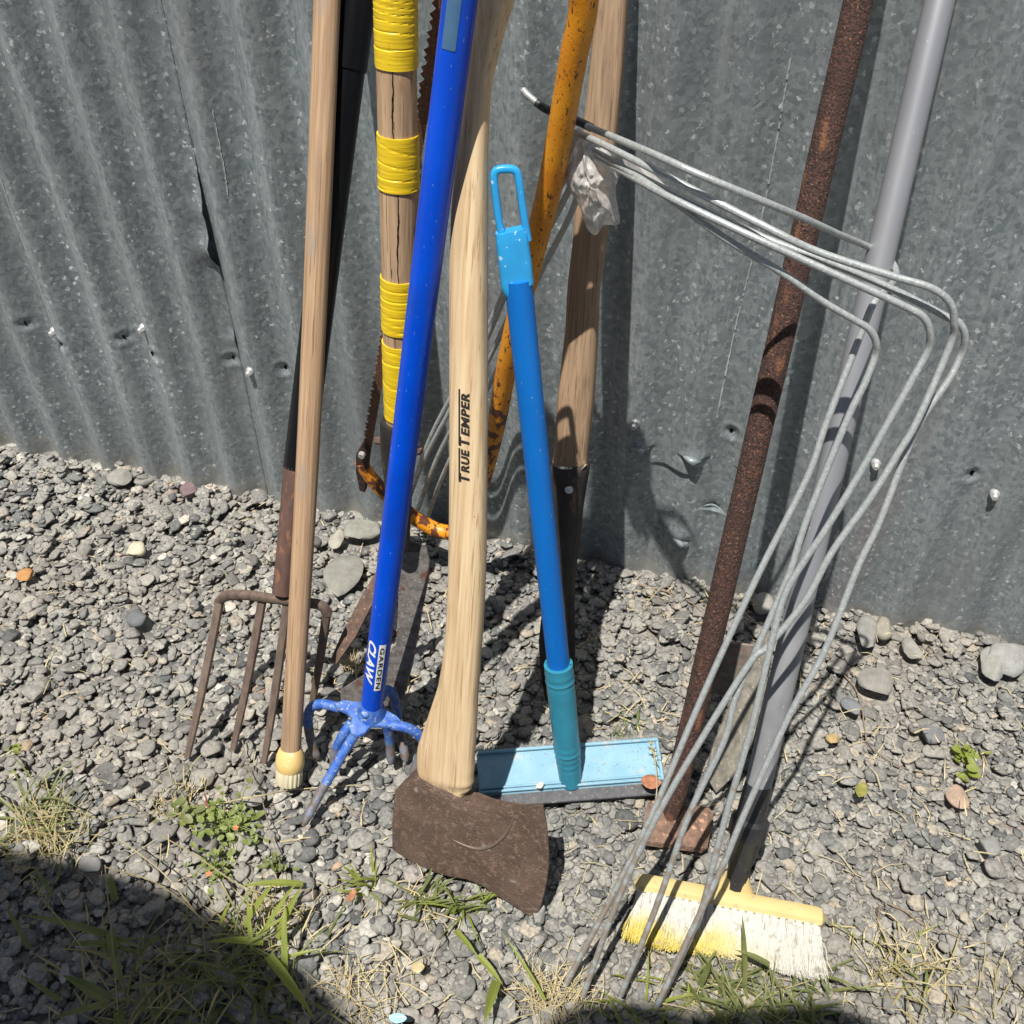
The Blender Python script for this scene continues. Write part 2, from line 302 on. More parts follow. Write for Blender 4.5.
def tube(path,rad,seg=24,ref=None,flat=1.,caps=True,wob=0.,power=2.):
    """swept tube; ref: direction of the wide axis, flat: thickness ratio of the other; power>2 squarer"""
    P=[np.asarray(p,float) for p in path]; n=len(P)
    rad=[rad]*n if not hasattr(rad,'__len__') else list(rad)
    flat=[flat]*n if not hasattr(flat,'__len__') else list(flat)
    V=[];Fc=[]; prev=None
    for i in range(n):
        t=nrm(P[min(i+1,n-1)]-P[max(i-1,0)])
        if ref is not None: a=np.asarray(ref,float)
        elif prev is not None: a=prev
        else: a=A(1,0,0) if abs(t[0])<.9 else A(0,1,0)
        a=a-t*(a@t); a=nrm(a); prev=a; b=np.cross(t,a)
        for k in range(seg):
            th=2*math.pi*k/seg; c,s=math.cos(th),math.sin(th)
            cx=math.copysign(abs(c)**(2/power),c); sy=math.copysign(abs(s)**(2/power),s)
            r=rad[i]*(1+wob*(math.sin(th*3+i*.9)*.5+random.uniform(-.5,.5)))
            V.append(P[i]+a*cx*r+b*sy*r*flat[i])
    for i in range(n-1):
        for k in range(seg):
            k2=(k+1)%seg; Fc.append((i*seg+k,i*seg+k2,(i+1)*seg+k2,(i+1)*seg+k))
    if caps:
        Fc.append(tuple(range(seg))[::-1]); Fc.append(tuple((n-1)*seg+k for k in range(seg)))
    return V,Fc
def lin(B,T,n=24): return [B+(T-B)*i/(n-1) for i in range(n)]
def slab(pts,nvec,th,bev=0.):
    """planar outline extruded both ways along nvec"""
    pts=[np.asarray(p,float) for p in pts]; n=len(pts); nv=nrm(nvec); c=sum(pts)/n
    rings=[(1,-th/2),(1,th/2)] if bev<=0 else [(None,-th/2),(1,-th/2+bev),(1,th/2-bev),(None,th/2)]
    V=[]
    for k,h in rings:
        for p in pts:
            q=p if k==1 else p+(c-p)/np.linalg.norm(c-p)*bev
            V.append(q+nv*h)
    Fc=[]
    for r in range(len(rings)-1):
        for i in range(n):
            j=(i+1)%n; Fc.append((r*n+i,r*n+j,(r+1)*n+j,(r+1)*n+i))
    Fc.append(tuple(range(n))[::-1]); Fc.append(tuple((len(rings)-1)*n+i for i in range(n)))
    return V,Fc
def box(c,ax,ay,az,sx,sy,sz,bev=.0015):
    """bevelled box: centre, three axes, full sizes"""
    ax,ay,az=nrm(ax),nrm(ay),nrm(az); b=min(bev,sx/3,sy/3,sz/3)
    V=[];idx={}
    o=[]
    for x in (-1,1):
        for y in (-1,1):
            for z in (-1,1):
                for d in range(3):
                    e=[sx/2,sy/2,sz/2]
                    for q in range(3):
                        if q!=d: e[q]-=b
                    idx[(x,y,z,d)]=len(V)
                    V.append(c+ax*x*e[0]+ay*y*e[1]+az*z*e[2])
    import itertools
    Fc=[]
    s=(-1,1)
    for v in s:
        Fc.append((idx[(v,-1,-1,0)],idx[(v,1,-1,0)],idx[(v,1,1,0)],idx[(v,-1,1,0)]))
        Fc.append((idx[(-1,v,-1,1)],idx[(1,v,-1,1)],idx[(1,v,1,1)],idx[(-1,v,1,1)]))
        Fc.append((idx[(-1,-1,v,2)],idx[(1,-1,v,2)],idx[(1,1,v,2)],idx[(-1,1,v,2)]))
    for a in s:
        for bb in s:
            Fc.append((idx[(a,bb,-1,0)],idx[(a,bb,1,0)],idx[(a,bb,1,1)],idx[(a,bb,-1,1)]))
            Fc.append((idx[(a,-1,bb,0)],idx[(a,1,bb,0)],idx[(a,1,bb,2)],idx[(a,-1,bb,2)]))
            Fc.append((idx[(-1,a,bb,1)],idx[(1,a,bb,1)],idx[(1,a,bb,2)],idx[(-1,a,bb,2)]))
            for cc in s: Fc.append((idx[(a,bb,cc,0)],idx[(a,bb,cc,1)],idx[(a,bb,cc,2)]))
    return V,Fc
def fixn(o):
    import bmesh
    bm=bmesh.new(); bm.from_mesh(o.data); bmesh.ops.recalc_face_normals(bm,faces=bm.faces); bm.to_mesh(o.data); bm.free(); return o
def ball(c,r,sq=(1,1,1),axes=None,n=10):
    V=[];Fc=[]; ax=axes or (A(1,0,0),A(0,1,0),A(0,0,1))
    for i in range(n+1):
        ph=math.pi*i/n
        for k in range(2*n):
            th=math.pi*k/n
            V.append(c+ax[0]*r*sq[0]*math.sin(ph)*math.cos(th)+ax[1]*r*sq[1]*math.sin(ph)*math.sin(th)+ax[2]*r*sq[2]*math.cos(ph))
    for i in range(n):
        for k in range(2*n):
            k2=(k+1)%(2*n); Fc.append((i*2*n+k,i*2*n+k2,(i+1)*2*n+k2,(i+1)*2*n+k))
    return V,Fc
def textmesh(s,shear=0.,size=1.,bold=.02,space=1.):
    c=bpy.data.curves.new('t','FONT'); c.body=s; c.size=size; c.shear=shear; c.offset=bold; c.space_character=space; c.resolution_u=4
    o=bpy.data.objects.new('t',c); COL.objects.link(o); dg=bpy.context.evaluated_depsgraph_get()
    me=bpy.data.meshes.new_from_object(o.evaluated_get(dg)); COL.objects.unlink(o); bpy.data.objects.remove(o)
    import bmesh
    bm=bmesh.new(); bm.from_mesh(me); bmesh.ops.triangulate(bm,faces=bm.faces)
    bmesh.ops.subdivide_edges(bm,edges=bm.edges,cuts=2,use_grid_fill=True)
    V=[A(*v.co) for v in bm.verts]; bm.verts.index_update(); Fc=[tuple(v.index for v in f.verts) for f in bm.faces]
    bm.free(); return V,Fc
# ------------------------------------------------------------------ sun direction
EL,AZ=R(70),R(-15)
SUN=A(math.sin(AZ)*math.cos(EL),-math.cos(AZ)*math.cos(EL),math.sin(EL))

# ================================================================== WALL
PITCH=.0785; X0C=-.128
seamx=lambda z: -.735
def wall_h(x,z,side):
    h=(.0102-.0028*np.tanh((x+.35)*5))*np.cos((x-X0C)*2*math.pi/PITCH)
    h=h+.004*np.sin(x*3.1+z*1.7+1)+.003*np.sin(x*7.3-z*4.1)+.002*np.sin(z*9+x*5)
    # general battering low on the right half
    h=h-.0035*np.exp(-((x-.0)/.12)**2-((z-.19)/.07)**2)
    for (dx,dz,a,w,hh) in DENTS:
        u=(x-dx)/w; v=(z-dz)
        prof=np.where(v>0,np.exp(-(v/hh)**1.0),-.55*np.exp(-(np.abs(v)/(hh*.7))))
        h=h+a*np.exp(-np.abs(u)**2.5)*prof*(1+.25*np.sin(u*2.5))
    for (dx,dz) in HOLES:
        rr=np.sqrt((x-dx)**2+(z-dz)**2); h=h-.0045*np.exp(-(rr/.008)**2)+.0012*np.exp(-((rr-.013)/.004)**2)
    return h
def w2(px,py): p=W(px,py,-.006); return p[0],p[2]
DENTS=[(*w2(640,447),.0085,.012,.012),(*w2(693,457),.008,.014,.011),(*w2(711,513),-.0075,.014,.010),(*w2(680,539),.0085,.013,.010),(*w2(672,470),.003,.03,.03),
       (*w2(745,470),.003,.012,.012)]
HOLES=[w2(22,326),w2(118,342),w2(225,366),w2(278,376),w2(731,437),w2(971,477),w2(151,356),w2(60,346)]
def wall_sheet(x0,x1,off,lift=None):
    xs=np.arange(x0,x1+.0001,.003 if (x0>-2 and x1<1.5) else .006)
    zs=np.concatenate([np.arange(-.06,.10,.008),np.arange(.10,.34,.0022),np.arange(.34,2.0,.012),[2.0]])
    X,Z=np.meshgrid(xs,zs); h=wall_h(X,Z,0)+off
    if lift: h=h+lift(X,Z)
    # slightly ragged lower edge
    V=np.stack([X,-h,Z],-1).reshape(-1,3); nx=len(xs); nz=len(zs)
    i=np.arange(nz-1)[:,None]*nx+np.arange(nx-1)[None,:]
    Fq=np.stack([i,i+1,i+nx+1,i+nx],-1).reshape(-1,4)
    me=bpy.data.meshes.new('iron_sheet'); me.vertices.add(len(V)); me.vertices.foreach_set('co',V.ravel())
    me.loops.add(Fq.size); me.loops.foreach_set('vertex_index',Fq.ravel().astype(np.int32))
    me.polygons.add(len(Fq)); me.polygons.foreach_set('loop_start',np.arange(0,Fq.size,4,dtype=np.int32))
    me.polygons.foreach_set('loop_total',np.full(len(Fq),4,dtype=np.int32)); me.polygons.foreach_set('use_smooth',np.ones(len(Fq),bool))
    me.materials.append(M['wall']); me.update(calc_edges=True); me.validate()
    o=bpy.data.objects.new('iron_sheet',me); COL.objects.link(o); o.parent=wall; ROOT[o.name]=Matrix.Identity(4)
    so=o.modifiers.new('thick','SOLIDIFY'); so.thickness=.0008; so.offset=1
    return o
wall=thing('corrugated_iron_wall','weathered grey corrugated iron wall the tools lean against','wall')
sx0=-.708
def lift(X,Z):
    d=np.clip((X-(sx0-.045))/.045,0,1)**2
    za,zb=W(190,165)[2],W(226,262)[2]; u=np.clip((za-Z)/(za-zb),0,1.0)
    g=.0185*u**.9*np.where(Z<zb,np.exp(-((zb-Z)/.010)**2),1)*(1+.30*np.sin(Z*120)+.12*np.sin(Z*290))+.0035*np.exp(-((Z-W(232,345)[2])/.012)**2)
    return d*g
wall_sheet(-4.0,-1.99,.0,None)
wall_sheet(-2.0,sx0,.0013,lift)
wall_sheet(sx0-.03,.9,0,None)
wall_sheet(.87,4.0,.002,None)
def surf_y(x,z): return -float(wall_h(np.float64(x),np.float64(z),0))-(.0016 if x<sx0 else 0)-.0006
for px,py in [(51,334),(141,330),(251,370),(636,421),(876,461),(995,494)]:
    x,z=w2(px,py); k=round((x-X0C)/PITCH); 
    y=surf_y(x,z); n=A(random.uniform(-.12,.12),-1,random.uniform(-.1,.1)); n=nrm(n); c=A(x,y+.002,z)
    o=part('screw',join(tube([c,c+n*.004,c+n*.0065],[.0064,.0064,.0052],20),tube([c+n*.006,c+n*.0115,c+n*.0130],[.0044,.0044,.0034],6)),M['screw'],wall)
for (x,z) in HOLES:
    y=surf_y(x,z); a=random.uniform(.0024,.0038)
    pts=[A(x+a*math.cos(t)*random.uniform(.7,1.3),y-.0009,z+a*1.5*math.sin(t)*random.uniform(.7,1.3)) for t in np.linspace(0,2*math.pi,10)[:-1]]
    part('nail_hole',slab(pts,A(0,1,0),.0006),M['hole'],wall,False)
for (x,z,a,w_,hh) in DENTS[:4]:
    # torn lips: a curled sliver of sheet over a dark slit
    y=surf_y(x,z+.003); 
    V=[];n=13
    for i in range(n):
        u=-1+2*i/(n-1); e=(1-u*u)
        V+= [A(x+u*.013,surf_y(x+u*.013,z+.009)-.0012,z+.0045*e+.001-.002*u),A(x+u*.013,surf_y(x+u*.013,z+.004)-.0006-.0030*e,z+.0035*e-.0002-.002*u),A(x+u*.013,surf_y(x+u*.013,z+.001)-.0006-.0040*e,z-.0012*e-.002*u)]
    Fc=[]
    for i in range(n-1):
        for k in range(2): Fc.append((i*3+k,(i+1)*3+k,(i+1)*3+k+1,i*3+k+1))
    o=part('torn_lip',(V,Fc),M['wall'],wall)
    pts=[A(x+.010*math.cos(t),y-.0012,z-.0030-.0014*math.cos(t)+.0030*math.sin(t)) for t in np.linspace(0,2*math.pi,14)[:-1]]
    o.modifiers.new('t','SOLIDIFY').thickness=.0007
# white drip scratch running down the sheet
def scratch(pts,w,seed):
    rnd=random.Random(seed); Q=smoothpath([A(w2(*p)[0],0,w2(*p)[1]) for p in pts],30); V=[];Fc=[]
    for i,q in enumerate(Q):
        ww=w*rnd.uniform(.35,1.1); x=q[0]+rnd.uniform(-.0003,.0003)
        for s in (-1,1): V.append(A(x+s*ww/2,surf_y(x,q[2])-.0010,q[2]))
    Fc=[(2*i,2*i+1,2*i+3,2*i+2) for i in range(len(Q)-1) if rnd.random()>.10]
    part('paint_run',(V,Fc),mat('paint_run_'+str(seed),(.40,.41,.40),(.30,.31,.31),(200,200,60),.7),wall)
scratch([(790,60),(772,165),(755,248),(736,325),(716,420)],.0022,1)
scratch([(-8,140),(12,210),(40,290),(60,350)],.0022,2)
scratch([(212,110),(224,170),(228,195)],.0016,3)

# ================================================================== GROUND
gp=bpy.data.meshes.new('ground')
gp.from_pydata([(-300,-300,-.012),(300,-300,-.012),(300,300,-.012),(-300,300,-.012)],[],[(0,1,2,3)]); gp.materials.append(M['gsheet'])
go=bpy.data.objects.new('ground',gp); COL.objects.link(go); go['kind']='structure'
# loose gravel as real stones
import bmesh
def templates(subd,n,seed):
    r=np.random.default_rng(seed); out=[]
    for i in range(n):
        bm=bmesh.new(); bmesh.ops.create_icosphere(bm,subdivisions=subd,radius=1)
        V=np.array([v.co for v in bm.verts]); Fc=np.array([[v.index for v in f.verts] for f in bm.faces]); bm.free()
        for _ in range(r.integers(5,12)):
            nn=r.normal(size=3); nn/=np.linalg.norm(nn); d=r.uniform(.54,.90)
            s=V@nn-d; V=V-np.outer(np.clip(s,0,None)*.97,nn)
        ph=r.uniform(0,6,6); 
        V=V*(1+.05*np.sin(V[:,[0]]*2+ph[0])*np.cos(V[:,[1]]*2.5+ph[1]))
        V=V/np.abs(V).max(0)
        out.append((V,Fc))
    return out
TS=templates(2,14,3); TB=templates(3,14,4)
# big individual stones first: they occupy the height field
CELL=.003; GX0,GX1,GY0,GY1=-1.75,1.15,-1.15,.02
NX=int((GX1-GX0)/CELL); NY=int((GY1-GY0)/CELL); H=np.full((NY,NX),-.010)
def frus(x,y,m):
    # margin test against the ground seen by the camera
    v=np.array([x,y,0])-CAM; d=v@fw
    if d<=.05: return False
    a,b=512+F*(v@rt)/d,512-F*(v@up)/d
    return -m<a<1024+m and b<1024+m*.7
def rotm(a,b,c):
    ca,sa,cb,sb,cc,sc=math.cos(a),math.sin(a),math.cos(b),math.sin(b),math.cos(c),math.sin(c)
    return np.array([[cc,-sc,0],[sc,cc,0],[0,0,1]])@np.array([[cb,0,sb],[0,1,0],[-sb,0,cb]])@np.array([[1,0,0],[0,ca,-sa],[0,sa,ca]])
def footprint(x,y,rx,ry,yaw):
    r=max(rx,ry); i0=max(0,int((x-r-GX0)/CELL)); i1=min(NX,int((x+r-GX0)/CELL)+2); j0=max(0,int((y-r-GY0)/CELL)); j1=min(NY,int((y+r-GY0)/CELL)+2)
    if i1<=i0 or j1<=j0: return None
    X=GX0+(np.arange(i0,i1)+.5)*CELL-x; Y=GY0+(np.arange(j0,j1)+.5)*CELL-y; X,Y=np.meshgrid(X,Y)
    c,s=math.cos(yaw),math.sin(yaw); U=(X*c+Y*s)/rx; Vv=(-X*s+Y*c)/ry; q=U*U+Vv*Vv
    return (slice(j0,j1),slice(i0,i1)),q
STN=[ # px,py, length px, width px, yaw, thickness ratio, colour, name, label
 (341,576,44,44,.2,.28,(.23,.225,.195),'large round flat grey river stone behind the blue claw shaft'),
 (366,526,36,26,-.5,.35,(.24,.235,.20),'flat grey river stone beside the bow saw bracket near the wall'),
 (337,541,15,17,0,.6,(.36,.34,.28),'small pale oval stone between two large flat stones'),
 (137,552,22,13,1.0,.6,(.52,.47,.34),'cream coloured wedge shaped stone standing out left of the fork'),
 (27,577,18,13,.1,.6,(.44,.22,.08),'rusty orange pebble near the left edge of the gravel'),
 (139,620,21,16,-.4,.6,(.14,.145,.15),'dark angular grey stone left of the fork tines'),
 (120,480,26,14,.2,.5,(.27,.26,.23),'pale grey flat stone close to the wall on the left'),
 (192,487,17,13,.4,.6,(.19,.13,.135),'purplish brown stone at the foot of the wall left of the fork'),
 (1003,659,42,34,-.5,.4,(.27,.27,.255),'largest pale grey slab stone at the right edge by the wall'),
 (993,666,26,30,0,.5,(.27,.265,.24),'rounded grey stone leaning on the pale slab at the right'),
 (866,627,22,36,1.5,.6,(.24,.235,.215),'upright rectangular grey stone against the wall base'),
 (883,612,18,20,1.2,.8,(.27,.25,.20),'blocky brownish stone at the wall next to the upright one'),
 (876,684,38,24,-.2,.5,(.24,.225,.20),'long brownish grey stone below the upright rectangular one'),
 (912,651,20,22,.4,.6,(.27,.26,.225),'rounded olive grey stone in the right hand gravel'),
 (930,735,26,18,-.2,.5,(.17,.17,.175),'dark grey flat stone left of the small green weed'),
 (833,740,16,11,0,.6,(.42,.30,.14),'tan yellowish pebble right of the broom pole'),
 (957,798,24,22,0,.4,(.36,.26,.19),'pinkish tan flat stone below the small green weed'),
 (766,590,22,20,.3,.7,(.30,.285,.25),'pale rounded stone at the wall behind the wires'),
 (852,708,26,14,-.5,.5,(.17,.18,.19),'bluish grey slate chip right of the broom pole'),
 (988,846,22,20,.6,.5,(.23,.23,.215),'rounded grey stone at the right edge below the tan one'),
 (253,797,28,20,-.3,.6,(.28,.265,.235),'smooth oval stone left of the yellow stick cap'),
 (90,866,26,16,-.1,.6,(.21,.205,.195),'smooth grey stone beside the dry grass tuft'),
]
def stone_mesh(T,c,s,Rm): 
    V,Fc=T; return (V*np.array(s))@Rm.T+c, Fc
for i,(px,py,lp,wp,yw,th,c,lab) in enumerate(STN):
    g=G(px,py,.006); dep=(g-CAM)@fw; el=math.asin(-ray(px,py)[2])
    sx=lp*dep/F/2; sy=wp*dep/F/2/max(.45,math.sin(el)); 
    if abs(math.sin(yw))>.8: sx,sy=lp*dep/F/2,wp*dep/F/2/math.sin(el); sxx,syy=sx,sy; yw2=0
    else: sxx,syy=sx,sy; yw2=yw
    if g[1]+syy>-.02: g[1]=-.02-syy*.9
    sz=min(sxx,syy)*th*1.1
    V,Fc=stone_mesh(TB[i%14],np.array([0,0,0]),(sxx,syy,sz),rotm(random.uniform(-.12,.12),random.uniform(-.12,.12),yw2))
    o=part('stone',([tuple(v+g+A(0,0,sz*.45)) for v in V],[tuple(f) for f in Fc.tolist()]),stonemat('stone_%d'%i,c),None,at=g)
    tag(o,lab,'stone')
    fp=footprint(g[0],g[1],sxx,syy,yw2)
    if fp: 
        sl,q=fp; top=g[2]+sz*.4+sz*np.sqrt(np.clip(1-q,0,1)); H[sl]=np.where(q<.92,np.maximum(H[sl],top+.02),H[sl])
BLK=H>.004
pos=[];NS=0
allV=[];allF=[];tone=[];off=0
def region_noise(x,y): return math.sin(x*5.1+1.3)*math.cos(y*6.3+.4)+.5*math.sin(x*13+y*9)
def put(n,med,sg,lo,hi,layer):
    global off
    for _ in range(n):
        x=rng.uniform(GX0+.02,GX1-.02); y=rng.uniform(GY0+.02,.0)
        if not frus(x,y,190): continue
        L_=float(np.clip(med*math.exp(rng.normal()*sg),lo,hi))/2
        rb=.5+.5*math.tanh((x+.15)*4)*(1 if y<-.15 else .2)
        if layer==1: L_*=1-.10*rb
        if y>-.12 and rng.random()<.3: L_*=1.25
        if y+L_*.5>-.008: y=-.008-L_*.5
        ar=rng.uniform(.55,.95); fl=rng.uniform(.30,.62); yaw=rng.uniform(0,math.pi)
        fp=footprint(x,y,L_,L_*ar,yaw)
        if fp is None: continue
        sl,q=fp; ins=q<1
        hh=H[sl][ins]
        if hh.size==0: continue
        if BLK[sl][ins].mean()>.25: continue
        if layer==2 and (rb<.4 and rng.random()<.75 or q.size<4): continue
        base=float(np.percentile(hh,(50,60,30)[layer]))
        lim=(.020 if layer<2 else .016)+.006*region_noise(x,y)
        if base>lim: continue
        sz=L_*ar*fl; cz=base+sz*.45
        H[sl]=np.where(ins,np.maximum(H[sl],cz+sz*.8*np.sqrt(np.clip(1-q,0,1))),H[sl])
        T=(TB if L_>.0105 else TS)[rng.integers(14)]
        V,Fc=stone_mesh(T,np.array([x,y,cz]),(L_,L_*ar,sz),rotm(rng.normal()*.22,rng.normal()*.22,yaw))
        allV.append(V); allF.append(Fc+off); off+=len(V)
        t=rng.random(); 
        if rb>.5:
            t*=.80
            if rng.random()<.07: t=.94
        if layer==2: t=rng.choice([.3,.4,.5,.55,.62,.78,.8])
        tone.append(np.full(len(V),t,dtype=np.float32))
put(24000,.0120,.30,.006,.024,0)
put(25000,.0155,.38,.007,.034,1)
put(6000,.0085,.30,.005,.012,1)
put(26000,.0050,.22,.0032,.008,2)
V=np.concatenate(allV); Fc=np.concatenate(allF); tn=np.concatenate(tone)
print('gravel verts',len(V),'stones',len(allV))
me=bpy.data.meshes.new('gravel'); me.vertices.add(len(V)); me.vertices.foreach_set('co',V.astype(np.float32).ravel())
me.loops.add(Fc.size); me.loops.foreach_set('vertex_index',Fc.ravel().astype(np.int32))
me.polygons.add(len(Fc)); me.polygons.foreach_set('loop_start',np.arange(0,Fc.size,3,dtype=np.int32)); me.polygons.foreach_set('loop_total',np.full(len(Fc),3,dtype=np.int32))
me.polygons.foreach_set('use_smooth',np.ones(len(Fc),bool))
at_=me.attributes.new('tone','FLOAT','POINT'); at_.data.foreach_set('value',tn)
me.materials.append(M['gravel']); me.update(calc_edges=True)
gv=bpy.data.objects.new('gravel',me); COL.objects.link(gv); gv['kind']='stuff'; gv['label']='loose grey river gravel covering the ground'; gv['category']='gravel'
def gh(x,y):                              # top of the gravel at a place
    i=int((x-GX0)/CELL); j=int((y-GY0)/CELL)
    if 2<=i<NX-2 and 2<=j<NY-2: return float(np.median(H[j-2:j+3,i-2:i+3]))
    return .01
GZ=.014
# ================================================================== FORK
tips=[(187,758),(233,750),(264,763),(312,704)]
c0=W(273,600,-.355); c0=A(*c0)
B=W(283,590,c0[1]); T=W(357,0,-.055)
ax=T-B
o=thing('garden_fork','four tined rusty garden fork with a glossy black handle, leftmost tool','garden fork',G(240,755,.0),ax)
sockT=at_row(B,T,468)
part('handle',tube(lin(sockT,B+(T-B)*1.55,40),wid(sockT,30)/2,32),M['black'],o)
cap=at_row(B,T,70); part('handle_collar',tube(lin(cap,B+(T-B)*1.6,6),wid(sockT,33)/2,32),M['black'],o)
part('socket',tube([B-nrm(ax)*.004,at_row(B,T,560),at_row(B,T,500),sockT+nrm(ax)*.002],[wid(B,21)/2,wid(B,22)/2,wid(B,26)/2,wid(B,29)/2],24),M['rustsock'],o)
cy=c0[1]-.004
bar=[W(219,602,cy),W(226,596,cy),W(245,595,cy),W(275,599,cy),W(310,603,cy),W(322,606,cy),W(328,614,cy)]
part('crossbar',tube(smoothpath(bar,5),wid(c0,10)/2,12,flat=.9,power=3),M['forksteel'],o)
starts=[(220,600),(262,602),(287,604),(327,611)]
for (a,b),(tx,ty) in zip(starts,tips):
    p0=W(a,b,cy); tip=G(tx,ty,.012 if ty>720 else .03); 
    bow=nrm(np.cross(tip-p0,A(1,0,0)))
    pts=[p0+(tip-p0)*t+bow*(-.003*math.sin(math.pi*t)) for t in np.linspace(0,1,14)]
    part('tine',tube(pts,[wid(c0,9.5)/2*(1-.30*t**3) for t in np.linspace(0,1,14)],8,flat=.75,power=3),M['forksteel'],o)
# ================================================================== STICK with yellow cap
B=G(289,783,GZ); T=W(327,0,-.085); ax=T-B
o=thing('wooden_stick','pale round wooden stick with a yellow and cream end cap','stick',B,ax)
b1=at_row(B,T,752)
path=[b1+(T-b1)*t+A(1,0,0)*.0035*math.sin(t*math.pi) for t in np.linspace(0,1.6,60)]
part('shaft',tube(path,[wid(b1,20)/2*(1+.10*min(t,1)) for t in np.linspace(0,1.6,60)],32),M['stick'],o)
a0=nrm(ax); r0=wid(b1,29)/2
q=at_row(B,T,768)
part('ferrule',tube([q-a0*.001,q+a0*.004,q+a0*.010,q+a0*.018,q+a0*.024,q+a0*.027,q+a0*.0272],[r0*.88,r0*.98,r0*1.0,r0*.95,r0*.82,r0*.72,r0*.5],40),M['ytape2'],o)
# ribbed cap
V=[];seg=72;H_=np.linalg.norm(q-B)
fr=Vector(a0).to_track_quat('Z','Y').to_matrix(); e1=A(*fr.col[0]); e2=A(*fr.col[1])
rows=[(-.0,.86),(.2,.92),(.8,.90),(.97,.86),(1.,.78)]
for (t,k) in rows:
    for s in range(seg):
        th=2*math.pi*s/seg; rr=r0*k*(1 if s%4<2 else .93); V.append(q-a0*H_*t+e1*rr*math.cos(th)+e2*rr*math.sin(th))
Fc=[(i*seg+k,i*seg+(k+1)%seg,(i+1)*seg+(k+1)%seg,(i+1)*seg+k) for i in range(4) for k in range(seg)]+[tuple(4*seg+k for k in range(seg)),tuple(range(seg))]
fixn(part('ribbed_cap',(V,Fc),M['cream'],o))
# ================================================================== TAPED HANDLE DIGGING TOOL
B=G(400,708,GZ); T=W(395.5,0,-.262); ax=T-B; a0=nrm(ax)
o=thing('digging_tool','thick wooden handle bound with bright yellow tape above a rusty curved digging blade','digging tool',B,ax)
rows=[(430,27),(416,30),(380,33),(330,36),(250,38.5),(190,40.5),(130,41),(66,42),(0,43),(-60,43),(-160,43)]
def ctr(py):
    p=at_row(B,T,py); x=np.interp(py,[-160,0,66,190,250,330,416,430],[394,395.5,396.5,399,399.5,400,400,401]); n=nrm(np.cross(ax,A(1,0,0)))
    return PL(x,py,p,n)
pp=[ctr(r[0]) for r in rows]; rr=[wid(p,r[1])/2 for p,r in zip(pp,rows)]
sp=smoothpath(pp,5); srr=np.interp(np.linspace(0,1,len(sp)),np.linspace(0,1,len(rr)),rr)
part('handle',tube(sp,list(srr*.97),36,wob=.01),M['hickory'],o)
def cumr(py):
    return ctr(py),wid(ctr(py),np.interp(py,[r[0] for r in rows[::-1]],[r[1] for r in rows[::-1]]))/2
for (y0,y1) in [(-60,66),(133,187),(276,329),(341,416)]:
    n=int((y1-y0)/1.0); V=[];seg=48; P_=[];Rr=[]
    for i in range(n+1):
        py=y1+(y0-y1)*i/n; c,r_=cumr(py); P_.append(c); Rr.append(r_*1.0+.0006)
    vv,ff=tube(P_,Rr,seg)
    # overlapping wraps: small steps that climb around the handle
    vv2=[]
    for i in range(n+1):
        for k in range(seg):
            v=vv[i*seg+k]; ph=(i*1.0/10.5+1.2*math.sin(i*.045+y0)+.9*k/seg+.18*math.sin(k/seg*6.28+i*.07+y1)+(0 if k else 0))%1.0
            d=nrm(v-P_[i]); w_=(.00030*ph if i not in(0,n) else .0001)
            if ph>.93: w_-=.0007
            vv2.append(v+d*w_)
    part('tape_wrap',(vv2,ff),M['tape'],o)
# drying crack in the wood
for (y0,y1,xo) in [(66,134,-4.5),(187,276,-1.5)]:
    V=[];n=30
    for i in range(n+1):
        py=y0+(y1-y0)*i/n; c,r_=cumr(py); dx=wid(c,xo+.6*math.sin(i*.22)+.3*math.sin(i*.9)); d=nrm(CAM-c); d=d-a0*(d@a0); d=nrm(d); sd=np.cross(a0,d)*-1
        s_=dx/r_; p=c+sd*dx*.97*-1+d*r_*.975*math.sqrt(max(0,1-s_*s_)); w_=.0005*(.5+random.random())*(1-.8*abs(2*i/n-1))+.0002
        V+=[p+sd*w_+d*.0004,p-sd*w_+d*.0004]
    part('drying_crack',(V,[(2*i,2*i+1,2*i+3,2*i+2) for i in range(n)]),M['hole'],o)
# steel socket with bolts
s0=at_row(B,T,422); s1=at_row(B,T,545)
part('socket',tube([ctr(421),ctr(424),at_row(B,T,450),at_row(B,T,490),at_row(B,T,530),s1],[wid(s0,40)/2,wid(s0,42)/2,wid(s0,37)/2,wid(s0,29)/2,wid(s0,25)/2,wid(s0,26)/2],28,flat=.9),M['darkblade'],o)
for sgn,py in ((-1,444),(1,447)):
    c=at_row(B,T,py)+A(1,0,0)*sgn*wid(s0,18); part('bolt',tube([c,c+A(sgn,0,0)*.005,c+A(sgn,-.1,0)*.0075],[.0045,.0045,.003],6),M['rustsock'],o)
nP=nrm(np.cross(ax,A(1,0,0)))
def onT(px,py,k=0): return PL(px,py,B,nP)-nP*0+A(0,-1,.3)*k
tp=onT(415,546); tp=tp+ray(415,546)*.030; nb_=nrm(A(.05,-.95,.30))
def OB(px,py): return PL(px,py,tp,nb_)
op=[(401,545),(414,542),(426,543),(430,560),(428,582),(422,613),(419,632),(413,664),(404,698),(392,704),(378,708),(362,704),(341,700),(341,690),(360,678),(383,662),(397,645),(399,600),(399,570)]
fixn(part('blade',slab([OB(*p) for p in op],nb_,.005,.0012),M['blade'],o))
op=[(390,552),(395,558),(389,575),(374,603),(356,637),(337,664),(331,660),(343,632),(362,596),(380,566)]
nw_=nrm(A(-.55,-.55,.6)); tq=OB(395,560)+ray(395,560)*.02
